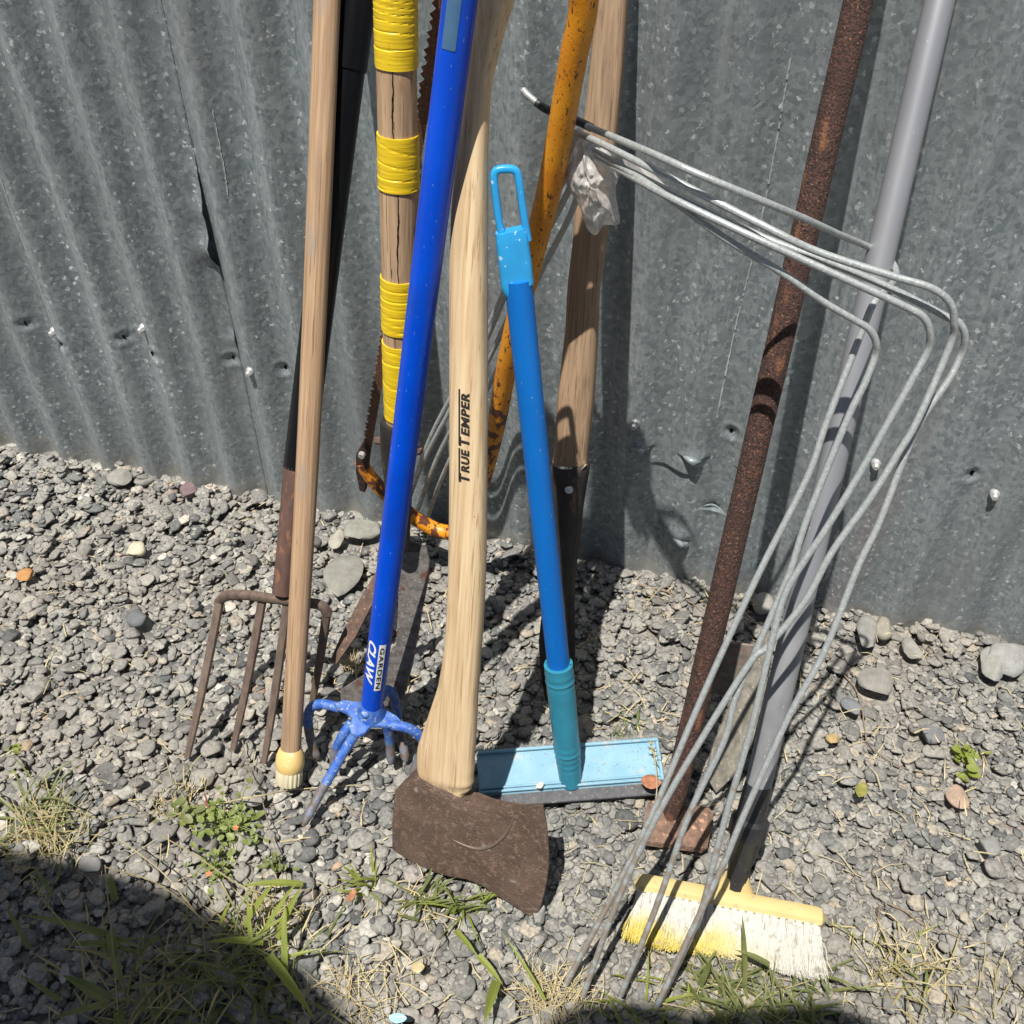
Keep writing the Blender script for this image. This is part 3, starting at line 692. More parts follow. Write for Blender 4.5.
fixn(part('blade_wing',slab([PL(x,y,tq,nrm(A(-.2,-.85,.5))) for x,y in op],nrm(A(-.2,-.85,.5)),.004,.001),mat('wing_steel',(.17,.10,.07),(.09,.06,.05),(120,120,120),.7,spots=[((.30,.25,.20),(300,300,300),.62,.06)],bump=[(350,.5,.001)]),o))
part('neck',tube([s1,tp+A(0,.004,-.006)],[wid(s1,24)/2,wid(s1,16)/2],16,flat=.6),M['darkblade'],o)
# ================================================================== BLUE CLAW
B=G(352,790,GZ); hub=G(371,712,.092); T=W(460,0,-.305); ax=T-hub; a0=nrm(ax)
o=thing('claw_cultivator','bright blue hand cultivator with a straight tube shaft and curved claw tines','cultivator',A(hub[0],hub[1],0.0),ax)
rT=wid(hub,22)/2
shaft=part('shaft',tube(lin(hub-a0*.004,hub+ax*1.28,60),[rT]*60,40),M['blue'],o)
pc=PL(0,0,hub,a0) if False else None
hp=[(334,704),(343,701),(360,703),(366,699),(378,712),(386,711),(397,717),(402,723),(394,728),(381,727),(371,727),(365,734),(357,737),(351,734),(349,728),(352,719),(346,713),(337,709)]
part('hub_plate',slab([PL(x,y,hub,nrm(a0*.75+nrm(CAM-hub)*.5)) for x,y in hp],a0,.005,.001),M['bluebeat'],o)
part('weld_collar',tube([hub-a0*.004,hub+a0*.004,hub+a0*.016],[rT*1.45,rT*1.3,rT*1.0],30,wob=.04),M['bluebeat'],o)
bc=at_row(hub,T,703)-A(0,1,0)*rT*1.05-a0*.004+A(-.003,0,0); dn=nrm(CAM-bc)
part('hub_bolt',tube([bc-dn*.003,bc+dn*.003,bc+dn*.0045],[.0052,.0048,.003],14),M['bluebeat'],o)
def z(px,py,h): return G(px,py,h)
tn_=[[(340,708,.090),(322,704,.089),(311,708,.080),(308,722,.060),(312,745,.030),(318,759,.012)],
     [(356,733,.084),(345,750,.070),(333,771,.052),(318,797,.032),(303,826,.012)],
     [(352,722,.086),(343,735,.074),(336,750,.050),(333,768,.028)],
     [(392,725,.088),(408,728,.086),(420,736,.072),(423,746,.054),(418,762,.030),(411,776,.014)],
     [(380,698,.100),(387,690,.098),(394,697,.080),(397,715,.05),(403,745,.025),(406,762,.01)],
     [(384,722,.088),(388,730,.07),(390,745,.04),(391,764,.015)]]
for t_ in tn_:
    P_=smoothpath([z(*q) for q in t_],6); n=len(P_); r_=wid(hub,10.5)/2; k=int(n*.62)
    rad=[r_*(1-.12*(i/(n-1))) for i in range(n)]; rad[-1]=r_*.35; rad[-2]=r_*.7
    tn1=part('tine',tube(P_[:k+1],rad[:k+1],14),M['bluebeat'],o)
    tt=part('tine_tip',tube(P_[k:],rad[k:],14),M['bluetip'],o)
    tt.parent=tn1
# printed words on the shaft
def wrap(vf,axisB,a0,r,ang0,along0,sc,ys=1):
    d0=nrm(CAM-axisB); d0=nrm(d0-a0*(d0@a0)); sd=np.cross(d0,a0)       # sd points to the right seen from the camera
    if sd@rt<0: sd=-sd
    out=[]
    for v in vf[0]:
        al=along0-v[0]*sc; an=ang0+v[1]*sc*ys/r
        out.append(axisB+a0*al+(d0*math.cos(an)+sd*math.sin(an))*r)
    return out,vf[1]
tB=at_row(hub,T,684); tA=at_row(hub,T,630); LT=np.linalg.norm(tA-tB)
tv=textmesh('CLAW',.35,1,.03,.95); wmax=max(v[0] for v in tv[0]); sc=LT*.80/wmax
part('printed_word',wrap(tv,tB,a0,rT+.0004,-1.0,LT*.93,sc,.80*rT/(.7*sc)),M['white'],o,False)
tv=textmesh('GARDEN',0,1,.02,1.15); wmax=max(v[0] for v in tv[0]); sc=LT*.76/wmax
hgt=.72*sc
lab=([A(x,y,0) for x in np.linspace(-.25,wmax+.25,20) for y in np.linspace(-.22,.94,10)],[(i*10+k,i*10+k+1,(i+1)*10+k+1,(i+1)*10+k) for i in range(19) for k in range(9)])
lb=part('label_strip',wrap(lab,tB,a0,rT+.0006,.12,LT*.84,sc,.36*rT/(.7*sc)),M['white'],o,False)
gw=part('printed_word',wrap(tv,tB,a0,rT+.0010,.12,LT*.84,sc,.36*rT/(.7*sc)),M['ink'],o,False)
gw.parent=lb
# grey sticker remnant near the top
st=([A(x,y,0) for x in np.linspace(0,1,24) for y in np.linspace(0,1,10)],[(i*10+k,i*10+k+1,(i+1)*10+k+1,(i+1)*10+k) for i in range(23) for k in range(9)])
t0=at_row(hub,T,47); t1=at_row(hub,T,-30); 
part('sticker_remnant',wrap(st,t0,a0,rT+.0004,-.55,np.linalg.norm(t1-t0),1) if False else ([ (lambda al,an,d0,sd: t0+a0*al+(d0*math.cos(an)+sd*math.sin(an))*(rT+.0004))(v[0]*np.linalg.norm(t1-t0),-.75+v[1]*.85,*(lambda d: (d,(np.cross(d,a0) if np.cross(d,a0)@rt>0 else -np.cross(d,a0))))(nrm(nrm(CAM-t0)-a0*(nrm(CAM-t0)@a0)))) for v in st[0]],st[1]),M['greysticker'],o,False)
# ================================================================== AXE
Jp=G(535,917,.004); Np=G(397,842,.010); Tp=W(494,0,-.262)
pn=nrm(np.cross(Jp-Np,Tp-Np)); 
if pn@(CAM-Np)<0: pn=-pn
def X_(px,py): return PL(px,py,Np,pn)
hb=X_(447,785); ax=X_(487,200)-X_(455,700)
o=thing('felling_axe','felling axe with a long pale curved wooden handle and a broad rusty head','axe',G(470,880,0),ax)
ed=[(795,436,466),(788,426,471),(776,420,472),(757,420,473),(725,430,475),(690,440,477),(650,446,480),(610,448.5,483),(560,450,485),(480,451,486),(400,451,486.5),(330,451,486.5),(270,451,486.5),(210,453.5,486.5),(170,457,486.5),(125,462,488),(90,466.5,490),(50,471,498),(0,477,512),(-60,484,530),(-110,492,540)]
P_=[];Rr=[];Fl=[]
for (py,l,r) in ed:
    a,b=X_(l,py),X_(r,py); P_.append((a+b)/2); Rr.append(np.linalg.norm(b-a)/2*(.94 if py<700 else .97)); Fl.append(min(.9,(.0135 if py<785 else .009)/Rr[-1]))
n=len(P_); sp=smoothpath(P_,5); u=np.linspace(0,1,len(sp)); srr=np.interp(u,np.linspace(0,1,n),Rr); sfl=np.interp(u,np.linspace(0,1,n),Fl)
handle=part('handle',tube(sp,list(srr),40,ref=X_(600,500)-X_(400,500),flat=list(sfl),power=2.6),M['axewood'],o)
hd_=[(400,785),(409,776),(420,771),(434,776),(447,783),(458,790),(467,797),(475,797),(490,802),(506,804.5),(525,806),(543,805),(547,825),(549,850),(548.5,868),(546,886),(541,905),(535,919),(518,905),(500,892),(485,881),(470,874),(455,871),(440,866),(418,856),(397,844),(397,815)]
# head: cheek thick at the eye, thin at the cutting edge
pts=[X_(*p) for p in hd_]; n=len(pts)
ctrp=X_(462,832); V=[];Fc=[]
def thk(px): return float(np.interp(px,[395,405,425,460,500,530,549],[.024,.028,.031,.025,.015,.007,.0016]))
K=7
for side in (1,-1):
    for j in range(K+1):
        s=1-j/K*.999
        for (q,p) in zip(hd_,pts):
            pxx=462+(q[0]-462)*s
            base=ctrp+(p-ctrp)*s; tk=thk(pxx)/2*(1 if j>0 else .80); V.append(base+pn*side*tk)
k0=(K+1)*n
for sidx in (0,1):
    o0=sidx*k0
    for j in range(K):
        for i in range(n):
            i2=(i+1)%n; q=(o0+j*n+i,o0+j*n+i2,o0+(j+1)*n+i2,o0+(j+1)*n+i); Fc.append(q if sidx==0 else q[::-1])
    Fc.append(tuple(o0+K*n+i for i in range(n)))
for i in range(n):
    i2=(i+1)%n; Fc.append((i,i2,k0+i2,k0+i))
hobj=fixn(part('axe_head',(V,Fc),M['axehead'],o))
# stamped arc on the cheek
arc=[(459,833),(470,839),(482,843),(495,841),(506,833),(513,822),(516,811)]
ap=smoothpath([X_(*p)+pn*(thk(p[0])/2+.0000) for p in arc],6)
part('stamped_arc',tube(ap,[.0019*math.sin(math.pi*(i+.5)/len(ap))+.0002 for i in range(len(ap))],8),mat('worn_steel',(.20,.15,.12),(.14,.10,.08),(300,300,300),.5,metal=.3,bump=[(500,.5,.001)]),hobj if False else o)
# maker's words running up the handle
def on_handle(px,py,extra=.0005,it=4,tx_=None,ty_=None):
    if tx_ is None: tx_,ty_=px,py
    l=np.interp(-py,[-e[0] for e in ed],[e[1] for e in ed]); r=np.interp(-py,[-e[0] for e in ed],[e[2] for e in ed])
    a,b=X_(l,py),X_(r,py); c=(a+b)/2; Rh=np.linalg.norm(b-a)/2; fl=min(.9,.0135/Rh)
    q=X_(px,py); s=max(-1,min(1,((q-c)@nrm(b-a))/Rh)); hgt=Rh*fl*(1-abs(s)**2.6)**(1/2.6)
    q2=c+nrm(b-a)*s*Rh+pn*(hgt+extra)
    if it>0:
        ux,uy=proj(q2); return on_handle(px+(tx_-ux)*.9,py+(ty_-uy)*.9,extra,it-1,tx_,ty_)
    return q2
def words(txt,py0,py1,xl,xr,big=1.):
    tv=textmesh(txt,.28,1,.045,1.12); xs=[v[0] for v in tv[0]]; x0,x1=min(xs),max(xs); ys=[v[1] for v in tv[0]]; y0,y1=min(ys),max(ys)
    return [on_handle(xr+(xl-xr)*(v[1]-y0)/(y1-y0),py0+(py1-py0)*(v[0]-x0)/(x1-x0)) for v in tv[0]],tv[1]
wd=[]
# initial letters a little taller, joined by a long bar
wd.append(words('T',482,472.5,458.6,469.5)); wd.append(words('RUE',473,449,461,469.5))
wd.append(words('T',446,436,458.6,469.5)); wd.append(words('EMPER',436.5,393.5,461,469.5))
def barq(y0,y1,xa,xb):
    V=[];n=16
    for i in range(n+1):
        py=y0+(y1-y0)*i/n; V+=[on_handle(xa,py),on_handle(xb,py)]
    return V,[(2*i,2*i+1,2*i+3,2*i+2) for i in range(n)]
wd.append(barq(480,448,458.4,460.0)); wd.append(barq(444.5,389,458.4,460.0))
part('printed_words',join(*wd),M['ink'],o,False)
# ================================================================== SQUEEGEE
Bs=G(570,775,.03); Ts=W(519,290,-.305); ax=Ts-Bs; a0=nrm(ax)
o=thing('squeegee','blue squeegee with a telescopic pole, loop handle and pale blue head','squeegee',G(570,782,0),ax)
s1=at_row(Bs,Ts,664)
rp=wid(s1,22.5)/2
part('pole',tube(lin(at_row(Bs,Ts,690),Ts+a0*.01,30),rp,32),M['poleblue'],o)
so_=Bs-a0*.012; P_=[];Rr=[]
for t in np.linspace(0,1,60):
    p=so_+(s1-so_)*t; P_.append(p); r_=wid(p,np.interp(t,[0,.25,.3,1],[22,25,26,29]))/2
    py=proj(p)[1]; 
    if 742<py<765 or 672<py<682: r_*=1+.045*math.sin(py*1.15)
    Rr.append(r_)
P_+= [s1+a0*.0005,s1-a0*.012]; Rr+=[Rr[-1]*.86,Rr[-1]*.84]
part('socket',tube(P_,Rr,36),M['teal'],o)
# grip at the top of the pole
nS=nrm(CAM-Ts); nS=nrm(nS-a0*(nS@a0)); sdS=nrm(np.cross(a0,nS)); 
if sdS@rt<0: sdS=-sdS
def XS(px,py): return PL(px,py,Ts,nS)
gc=[XS(519.5,289),XS(517.5,284),XS(515,262),XS(512,240),XS(510,230)]
wd_=[29,33,33,32,29]
part('grip',tube(smoothpath(gc,6),list(np.interp(np.linspace(0,1,25),np.linspace(0,1,5),[wid(Ts,w)/2 for w in wd_])),32,ref=sdS,flat=.62,power=4),M['sky_pl'],o)
loop=[(504,240),(500,226),(497.5,210),(495.3,192),(494,178),(495.5,171.5),(500,169.3),(507,168.8),(513,169.5),(517,173),(519.5,184),(522,202),(525,222),(528,240)]
part('loop_handle',tube(smoothpath([XS(*p) for p in loop],6),wid(Ts,9.5)/2,16,ref=nS,flat=.8,power=3),M['sky_pl'],o)
# head lying on the gravel
hz=.020
c1,c2_,c3,c4=G(478,752,hz+.016),G(662,740,hz+.016),G(662,781,hz),G(478,797,hz)
cen=(c1+c2_+c3+c4)/4; xa=nrm((c2_-c1)+(c3-c4)); ya=nrm((c1-c4)+(c2_-c3)); ya=nrm(ya-xa*(ya@xa)); za=np.cross(xa,ya); 
if za[2]<0: za=-za
wx=(np.linalg.norm(c2_-c1)+np.linalg.norm(c3-c4))/2; wy=(np.linalg.norm(c1-c4)+np.linalg.norm(c2_-c3))/2
hp_=part('head_plate',box(cen-za*.004,xa,ya,za,wx,wy,.009,.002),M['pale_bl'],o)
for yy,ww,hh in ((.5,.004,.006),(-.36,.003,.004),(-.46,.003,.006)):
    part('head_rib',box(cen+ya*wy*yy*.96+za*hh/2,xa,ya,za,wx*.985,ww,hh,.0008),M['pale_bl'],o)
part('head_rib',box(cen+xa*wx*.485+za*.002,xa,ya,za,.004,wy*.97,.005,.0008),M['pale_bl'],o)
part('rubber_blade',box(cen-ya*(wy/2+.006)-za*.005,xa,ya,za,wx*1.0,.016,.007,.001),M['rubber'],o)
# frayed pad along the far edge
V=[];Fc=[]
for i in range(900):
    p=cen+ya*(wy/2+.003)+xa*wx*random.uniform(-.5,.5)-za*.004; d=nrm(ya*random.uniform(.4,1)+za*random.uniform(.0,.9)+xa*random.uniform(-.4,.4)); l=random.uniform(.003,.0075); s=np.cross(d,za)*.0004
    k=len(V); V+=[p-s,p+s,p+d*l]; Fc.append((k,k+1,k+2))
part('scrubbing_fringe',(V,Fc),M['pad'],o,False)
# ================================================================== BOW SAW
_q=W(450,540,-.098); sT=W(586,0,-.232); sB=_q+(sT-_q)*(-_q[2]/(sT[2]-_q[2])); nW=nrm(np.cross(A(1,0,0),A(0,sT[1]-_q[1],sT[2]-_q[2])))
def XW(px,py): return PL(px,py,sB,nW)
pt=[(361,462),(367,472),(378,486),(396,503),(418,520),(440,531),(458,530),(472,510),(481,484),(489,455),(498,415),(508,360),(519,310),(534,250),(549,190),(562,122),(574,55),(583,10),(582,-25),(570,-55),(540,-75),(500,-82),(462,-76),(450,-66)]
P_=smoothpath([XW(*p) for p in pt],7)
o=thing('bow_saw','bow saw with a rust flecked orange tube frame and rusty toothed blade','bow saw',XW(445,540),A(0,0,1))
r_=wid(XW(550,200),25)/2
nn=len(P_); rad=[r_*np.interp(i/nn,[0,.08,.2,.5,1],[.75,.85,.92,1,1]) for i in range(nn)]
fr_=part('tube_frame',tube(P_,rad,28,flat=1),M['orange'],o)
def bladeline(t): return XW(448+(365-448)*t-3*math.sin(math.pi*t),-40+(470+40)*t)+nW*0
b0,b1_=XW(453,-66),XW(362,482)
V=[];Fc=[];n=230; db=nrm(b1_-b0); sd=nrm(np.cross(db,nW)); 
if sd@rt<0: sd=-sd
bw=wid(b0,13)
for i in range(n+1):
    c=b0+(b1_-b0)*i/n
    k=i%5; tooth=[.0,.0030,.0,.0026,-.0008][k]+random.uniform(-.0006,.0006)
    for s,e in ((-1,tooth),(1,0)):
        p=c+sd*(s*bw/2-(e if s<0 else 0)); V+=[p+nW*.0008,p-nW*.0008]
for i in range(n):
    a=i*4; b=a+4; Fc+=[(a,b,b+2,a+2),(a+1,a+3,b+3,b+1),(a,a+1,b+1,b),(a+2,b+2,b+3,a+3)]
part('saw_blade',(V,Fc),M['rustblade'],o,False)
part('blade_clamp',slab([XW(*p) for p in [(364,440),(369,446),(369,462),(366,490),(361,488),(357,470),(357,452)]],nW,.012,.002),M['rust'],o)
cc=XW(364,450); part('clamp_bolt',tube([cc,cc-nrm(nW)*(.012 if (nW@(CAM-cc))<0 else -.012)],.0045,8),M['screw'],o)
# ================================================================== BROWN HANDLED SPADE
B=G(556,700,.006); T=W(612,0,-.035); ax=T-B; a0=nrm(ax)
o=thing('narrow_spade','narrow dark bladed spade with a worn brown wooden handle, behind the blue squeegee pole','spade',B,ax)
nB=nrm(np.cross(ax,A(1,0,0)))
def XB(px,py): return PL(px,py,B,nB)
ed2=[(462,553,588),(450,555,588),(400,558,594),(330,566,598),(290,568,599.5),(245,573,606),(200,576,611),(125,584,618),(60,591,624),(0,597.5,628),(-60,604,634),(-120,610,640)]
P_=[(XB(l,y)+XB(r,y))/2 for y,l,r in ed2]; Rr=[np.linalg.norm(XB(l,y)-XB(r,y))/2 for y,l,r in ed2]
n=len(P_); sp=smoothpath(P_,5); srr=np.interp(np.linspace(0,1,len(sp)),np.linspace(0,1,n),Rr)
part('handle',tube(sp,list(srr),32,ref=A(1,0,0),flat=.8,power=3),M['brownwood'],o)
# splintered end: slivers round the socket mouth
V=[];Fc=[]
for i in range(26):
    p=XB(random.uniform(553,589),random.uniform(456,466))-nB*math.copysign(.014,nB@(P_[0]-CAM))+0; d=nrm(A(random.uniform(-.5,.5),-random.uniform(0,.4),random.uniform(-.4,1))); s=A(.0008,0,0); k=len(V)
    V+=[p-s,p+s,p+d*random.uniform(.004,.012)]; Fc.append((k,k+1,k+2))
part('splinters',(V,Fc),M['straw'],o,False)
ed3=[(458,549,590),(470,549,588),(500,551,583),(540,552,578),(575,550,574),(600,545,573),(640,540,575),(670,541,575),(700,545,572)]
L3=[XB(l,y) for y,l,r in ed3]; R3=[XB(r,y) for y,l,r in ed3]
V=[];n=len(L3);mS=9
for i in range(n):
    for k in range(mS):
        s=k/(mS-1); bow=(4*s*(1-s))*(-.017 if i<5 else -.017+.006*(i-4)); p=L3[i]*(1-s)+R3[i]*s; V.append(p+A(0,1,0)*bow+A(0,-1,0)*(.004 if i<3 else 0))
bl=part('blade',(V,[(i*mS+k,i*mS+k+1,(i+1)*mS+k+1,(i+1)*mS+k) for i in range(n-1) for k in range(mS-1)]),M['darkblade'],o); bl.modifiers.new('t','SOLIDIFY').thickness=.003
c=XB(573,478); d=nrm(CAM-c); c=c+A(0,-.021,0)
part('socket_screw',join(tube([c,c+d*.003,c+d*.0042],[.0050,.0046,.002],18)),M['screw'],o)
# ================================================================== RUSTY BAR
B=G(668,826,.02); T=W(858.5,0,-.085); ax=T-B; a0=nrm(ax)
o=thing('tamping_bar','long round bar covered in dark brown rust with a blocky foot','steel bar',G(668,835,0),ax)
rb_=wid(at_row(B,T,414),26)/2
part('bar',tube(lin(B,B+ax*1.5,70),rb_,32,wob=.02),M['rust'],o)
fc=G(677,826,.026)
part('foot_block',box(fc,G(706,830,.02)-G(645,822,.02),A(0,.8,.6),A(0,-.6,.8),wid(fc,66),wid(fc,44),.026,.006),mat('rusty_block',(.25,.15,.105),(.13,.08,.06),(110,110,110),.9,spots=[((.45,.27,.17),(160,160,160),.58,.08),((.12,.07,.05),(60,60,60),.62,.08)],bump=[(200,.7,.003)]),o)
# ================================================================== WEATHERED STAKES between the poles
def stake(name,poly,Yb,lab,cat,m,th=.006):
    pts=[]
    lowest=max(p[1] for p in poly); lp=[p for p in poly if p[1]==lowest][0]
    b=G(lp[0],lp[1],.006); top=min(poly,key=lambda p:p[1]); t=W(top[0],top[1],Yb); n=nrm(np.cross(t-b,A(1,0,0)))
    q=[PL(x,y,b,n) for x,y in poly]
    o=part(name,slab(q,n,th,.001),m,None,at=b); tag(o,lab,cat); return fixn(o)
# ================================================================== BROOM
Bn=G(735,886,.030); T=W(939.5,0,-.050); ax=T-Bn; a0=nrm(ax)
o=thing('broom','indoor broom with a grey pole, yellow head and yellow tipped white bristles','broom',G(735,900,0),ax)
sl0=at_row(Bn,T,786)
rg=wid(at_row(Bn,T,200),29)/2
part('pole',tube(lin(at_row(Bn,T,600),Bn+ax*1.35,50),rg,36),M['grey_pole'],o)
part('sleeve',tube([sl0,at_row(Bn,T,700),at_row(Bn,T,604),at_row(Bn,T,600)],[rg*1.04,rg*1.06,rg*1.05,rg*.98],36),M['grey_sleeve'],o)
q0=at_row(Bn,T,884); rws=[(886,20),(866,22),(858,26),(838,31),(834,38),(819,38),(816,29),(790,27),(783,26)]
part('socket',tube([at_row(Bn,T,y) for y,_ in rws],[wid(q0,w_)/2 for _,w_ in rws],12,wob=.0),M['blkplastic'],o)
ha,hb_=G(634,884,.024),G(826,921,.024); xa=nrm(hb_-ha); za=A(0,0,1); ya=np.cross(za,xa)
V=[];Fc=[];n=40;LH=np.linalg.norm(hb_-ha)
prof=[(-.010,-.006),(-.010,.004),(-.006,.0085),(.004,.0095),(.010,.006),(.011,-.004),(.006,-.008)]
for i in range(n+1):
    t=i/n; e=min(1,math.sqrt(max(0,1-(abs(2*t-1)**14)))+.15); c=ha+(hb_-ha)*t
    for (a,b) in prof: V.append(c+ya*(a*e+.0015)+za*b*e)
k=len(prof)
for i in range(n):
    for j in range(k): Fc.append((i*k+j,i*k+(j+1)%k,(i+1)*k+(j+1)%k,(i+1)*k+j))
Fc+=[tuple(range(k)),tuple(n*k+j for j in range(k))]
fixn(part('head',(V,Fc),M['yhead'],o))
nk=G(735,884,.03)
part('neck',tube([nk-a0*.012,nk+a0*.0,nk+a0*.010],[wid(nk,46)/2,wid(nk,34)/2,wid(nk,24)/2],28,ref=xa,flat=[.45,.62,.9]),M['yhead'],o)
# bristles: tufts of fine fibres lying towards the camera
V=[];Fc=[];tipv=[]
tuf=23
for row in range(3):
    for i in range(tuf):
        t=(i+.5+(.5 if row%2 else 0))/(tuf+.5); root=ha+(hb_-ha)*(.015+.965*t)-ya*(.009)+za*(-.005+row*.005)
        fan=(t-.5)*.16
        for f_ in range(72):
            sp_=random.gauss(0,.070)+fan; dz=random.gauss(-.17+row*-.03,.05); L_=.050*random.uniform(.88,1.03)*(1+.05*math.sin(t*9))
            p0=root+xa*random.gauss(0,.0012)+za*random.gauss(0,.001); d=nrm(-ya+xa*sp_+za*dz); w_=.00045
            crv=random.gauss(0,.0030); k=len(V)
            for s in range(5):
                u=s/4; p=p0+d*L_*u+xa*crv*u*u*1.2+za*(random.gauss(0,.0008) if s else 0)+xa*(random.gauss(0,.0006) if s else 0)
                p[2]=max(p[2],.008)
                sd=nrm(np.cross(d,za)); w2_=w_*(1-.35*u)
                V+=[p-sd*w2_,p+sd*w2_]; 
                yl=np.clip((u-.52+.14*math.sin(t*17))*3.2,0,1)*np.clip((.80-t)*2.4,0.04,1)
                tipv+=[yl,yl]
            for s in range(4): Fc.append((k+2*s,k+2*s+1,k+2*s+3,k+2*s+2))
def bristmat():
    m=bpy.data.materials.new('bristle_fibre'); m.use_nodes=True; nt=m.node_tree; N=nt.nodes; L=nt.links; b=N['Principled BSDF']; b.inputs['Roughness'].default_value=.5
    a=N.new('ShaderNodeAttribute'); a.attribute_name='tip'; x=N.new('ShaderNodeMix'); x.data_type='RGBA'; L.new(a.outputs['Fac'],x.inputs[0]); x.inputs[6].default_value=(.46,.45,.40,1); x.inputs[7].default_value=(.50,.385,.045,1)
    tc=N.new('ShaderNodeTexCoord'); n=N.new('ShaderNodeTexNoise'); n.inputs['Scale'].default_value=130; L.new(tc.outputs['Object'],n.inputs['Vector']); r=N.new('ShaderNodeMapRange'); r.inputs[1].default_value=.55; r.inputs[2].default_value=.75; r.inputs[4].default_value=.85; L.new(n.outputs[0],r.inputs[0])
    y=N.new('ShaderNodeMix'); y.data_type='RGBA'; L.new(r.outputs[0],y.inputs[0]); L.new(x.outputs[2],y.inputs[6]); y.inputs[7].default_value=(.24,.215,.16,1); L.new(y.outputs[2],b.inputs['Base Color']); return m
br=part('bristles',(V,Fc),bristmat(),o,False)
if len(br.data.vertices)==len(tipv):
    a_=br.data.attributes.new('tip','FLOAT','POINT'); a_.data.foreach_set('value',np.array(tipv,dtype=np.float32))
stake('wooden_stake',[(716,793),(706,776),(712,748),(726,712),(742,672),(757,640),(776,628),(772,660),(762,705),(752,745),(735,775)],-.20,'weathered grey brown flat stake standing behind the wires beside the broom pole','stake',M['greywood'])
stake('metal_plate',[(694,690),(700,672),(722,641),(756,645),(742,672),(729,697),(712,691)],-.19,'short rusty brown plate offcut leaning on the rusty bar','plate',mat('old_plate',(.20,.17,.14),(.13,.10,.085),(90,90,90),.8,spots=[((.22,.11,.08),(60,60,60),.58,.08)],bump=[(300,.5,.001)]),.004)
# ================================================================== WIRE HOOPS
GRP='galvanised wire hoops leaning together at the right'
def yl(px,a=600,b=840,ya=-.10,yb=-.27): t=np.clip((px-a)/(b-a),0,1); t=1-(1-t)**3.4; return ya+(yb-ya)*t
def hoop(name,left,top,corner,leg,foot,ya,yb,lab,Yc,rpx=8.6,tape=False):
    """left: points down the far leg; top: bar; corner; leg"""
    P_=[]
    for (x,y,Y) in left: P_.append(W(x,y,Y))
    for q_ in top: P_.append(W(q_[0],q_[1],q_[2] if len(q_)>2 else yl(q_[0],600,830,ya,yb)))
    for (x,y) in corner: P_.append(W(x,y,Yc))
    c=P_[-1]; f_=G(foot[0],foot[1],.012); 
    pl=nrm(np.cross(f_-c,A(1,0,0)))
    for (x,y) in leg: P_.append(PL(x,y,c,pl))
    P_.append(f_)
    o=thing('wire_hoop',lab,'wire hoop',f_,A(0,0,1),GRP)
    r_=.0031*rpx/8.6
    part('wire',tube(smoothpath(P_,9),r_,14),M['wire'],o)
    return o,P_
h1,_=hoop('h1',[(418,490,-.030),(440,440,-.034),(470,380,-.040),(500,290,-.05),(526,190,-.06),(544,128,-.075)] if False else [(524,91,-.160),(531,98,-.163),(548,110,-.166),(577,121,-.170)],
  [(594,129,-.180),(625,142,-.225),(660,157,-.270),(700,175,-.290),(760,200,-.280),(805,219,-.250),(840,235,-.205),(862,244,-.164),(880,253,-.152),(893,264,-.156),(896,277,-.182),(888,288,-.230)],[(874,303)],[(861,334),(826,424),(807,478),(761,569),(724,648),(693,718),(651,817),(613,895)],(566,984),-.178,-.205,'wire hoop whose taped end hooks out left of the orange saw frame',-.272,8.6)
lf=lambda dx,dy:[(412+dx,505+dy,-.050),(432+dx,452+dy,-.060),(462+dx,395+dy,-.075),(495+dx,330+dy,-.095),(524+dx,262+dy,-.120),(556+dx,200+dy,-.150)]
h2,_=hoop('h2',lf(0,-18)+[(574,140,-.174)],[(582,135),(652,169),(760,224),(816,251)],[(892,276),(931,288),(950,303),(954,322),(950,345)],[(918,419),(897,455),(869,500),(832,552),(805,601),(768,646),(749,664),(698,745),(655,820),(618,900)],(583,996),-.200,-.300,'wire hoop with its upper bend second from the right edge of the bundle',-.300)
h3,_=hoop('h3',lf(6,4)+[(586,158,-.172)],[(604,159),(678,196),(760,236),(836,265)],[(892,289),(945,316),(960,324),(965,338),(961,355)],[(948,381),(923,417),(906,453),(879,523),(857,569),(824,652),(788,718),(743,817),(724,863),(698,918)],(654,1012),-.196,-.290,'wire hoop with the outermost bend and the rightmost leg',-.288)
h4,_=hoop('h4',lf(14,16)+[(590,162,-.178)],[(606,163),(665,195),(740,231),(801,259)],[(867,289),(908,308),(924,318),(930,333),(928,350)],[(913,378),(890,419),(857,478),(824,532),(805,560),(785,594),(772,640),(752,725),(726,815),(712,869),(697,922)],(659,1004),-.204,-.312,'wire hoop with the middle upper bend and a rust brown lower leg',-.314)
h5,_=hoop('h5',lf(-8,8)+[(584,150,-.18)],[(603,156),(665,195),(723,237),(781,272),(821,300)],[(855,320),(869,329),(876,342),(875,356)],[(865,383),(847,420),(807,519),(789,574),(758,646),(735,699),(724,741),(689,815),(657,905)],(621,995),-.208,-.306,'wire hoop with the lowest and innermost upper bend',-.306)
# black tape on the hooked end
P_=smoothpath([W(*p) for p in [(536,102,-.1637),(548,110,-.166),(577,121,-.170),(592,128,-.1737)]],6)
part('black_tape',tube(P_,.0038,14),M['blkplastic'],h1)
part('wire_end',ball(W(524,91,-.160),.0033),M['wire'],h1)
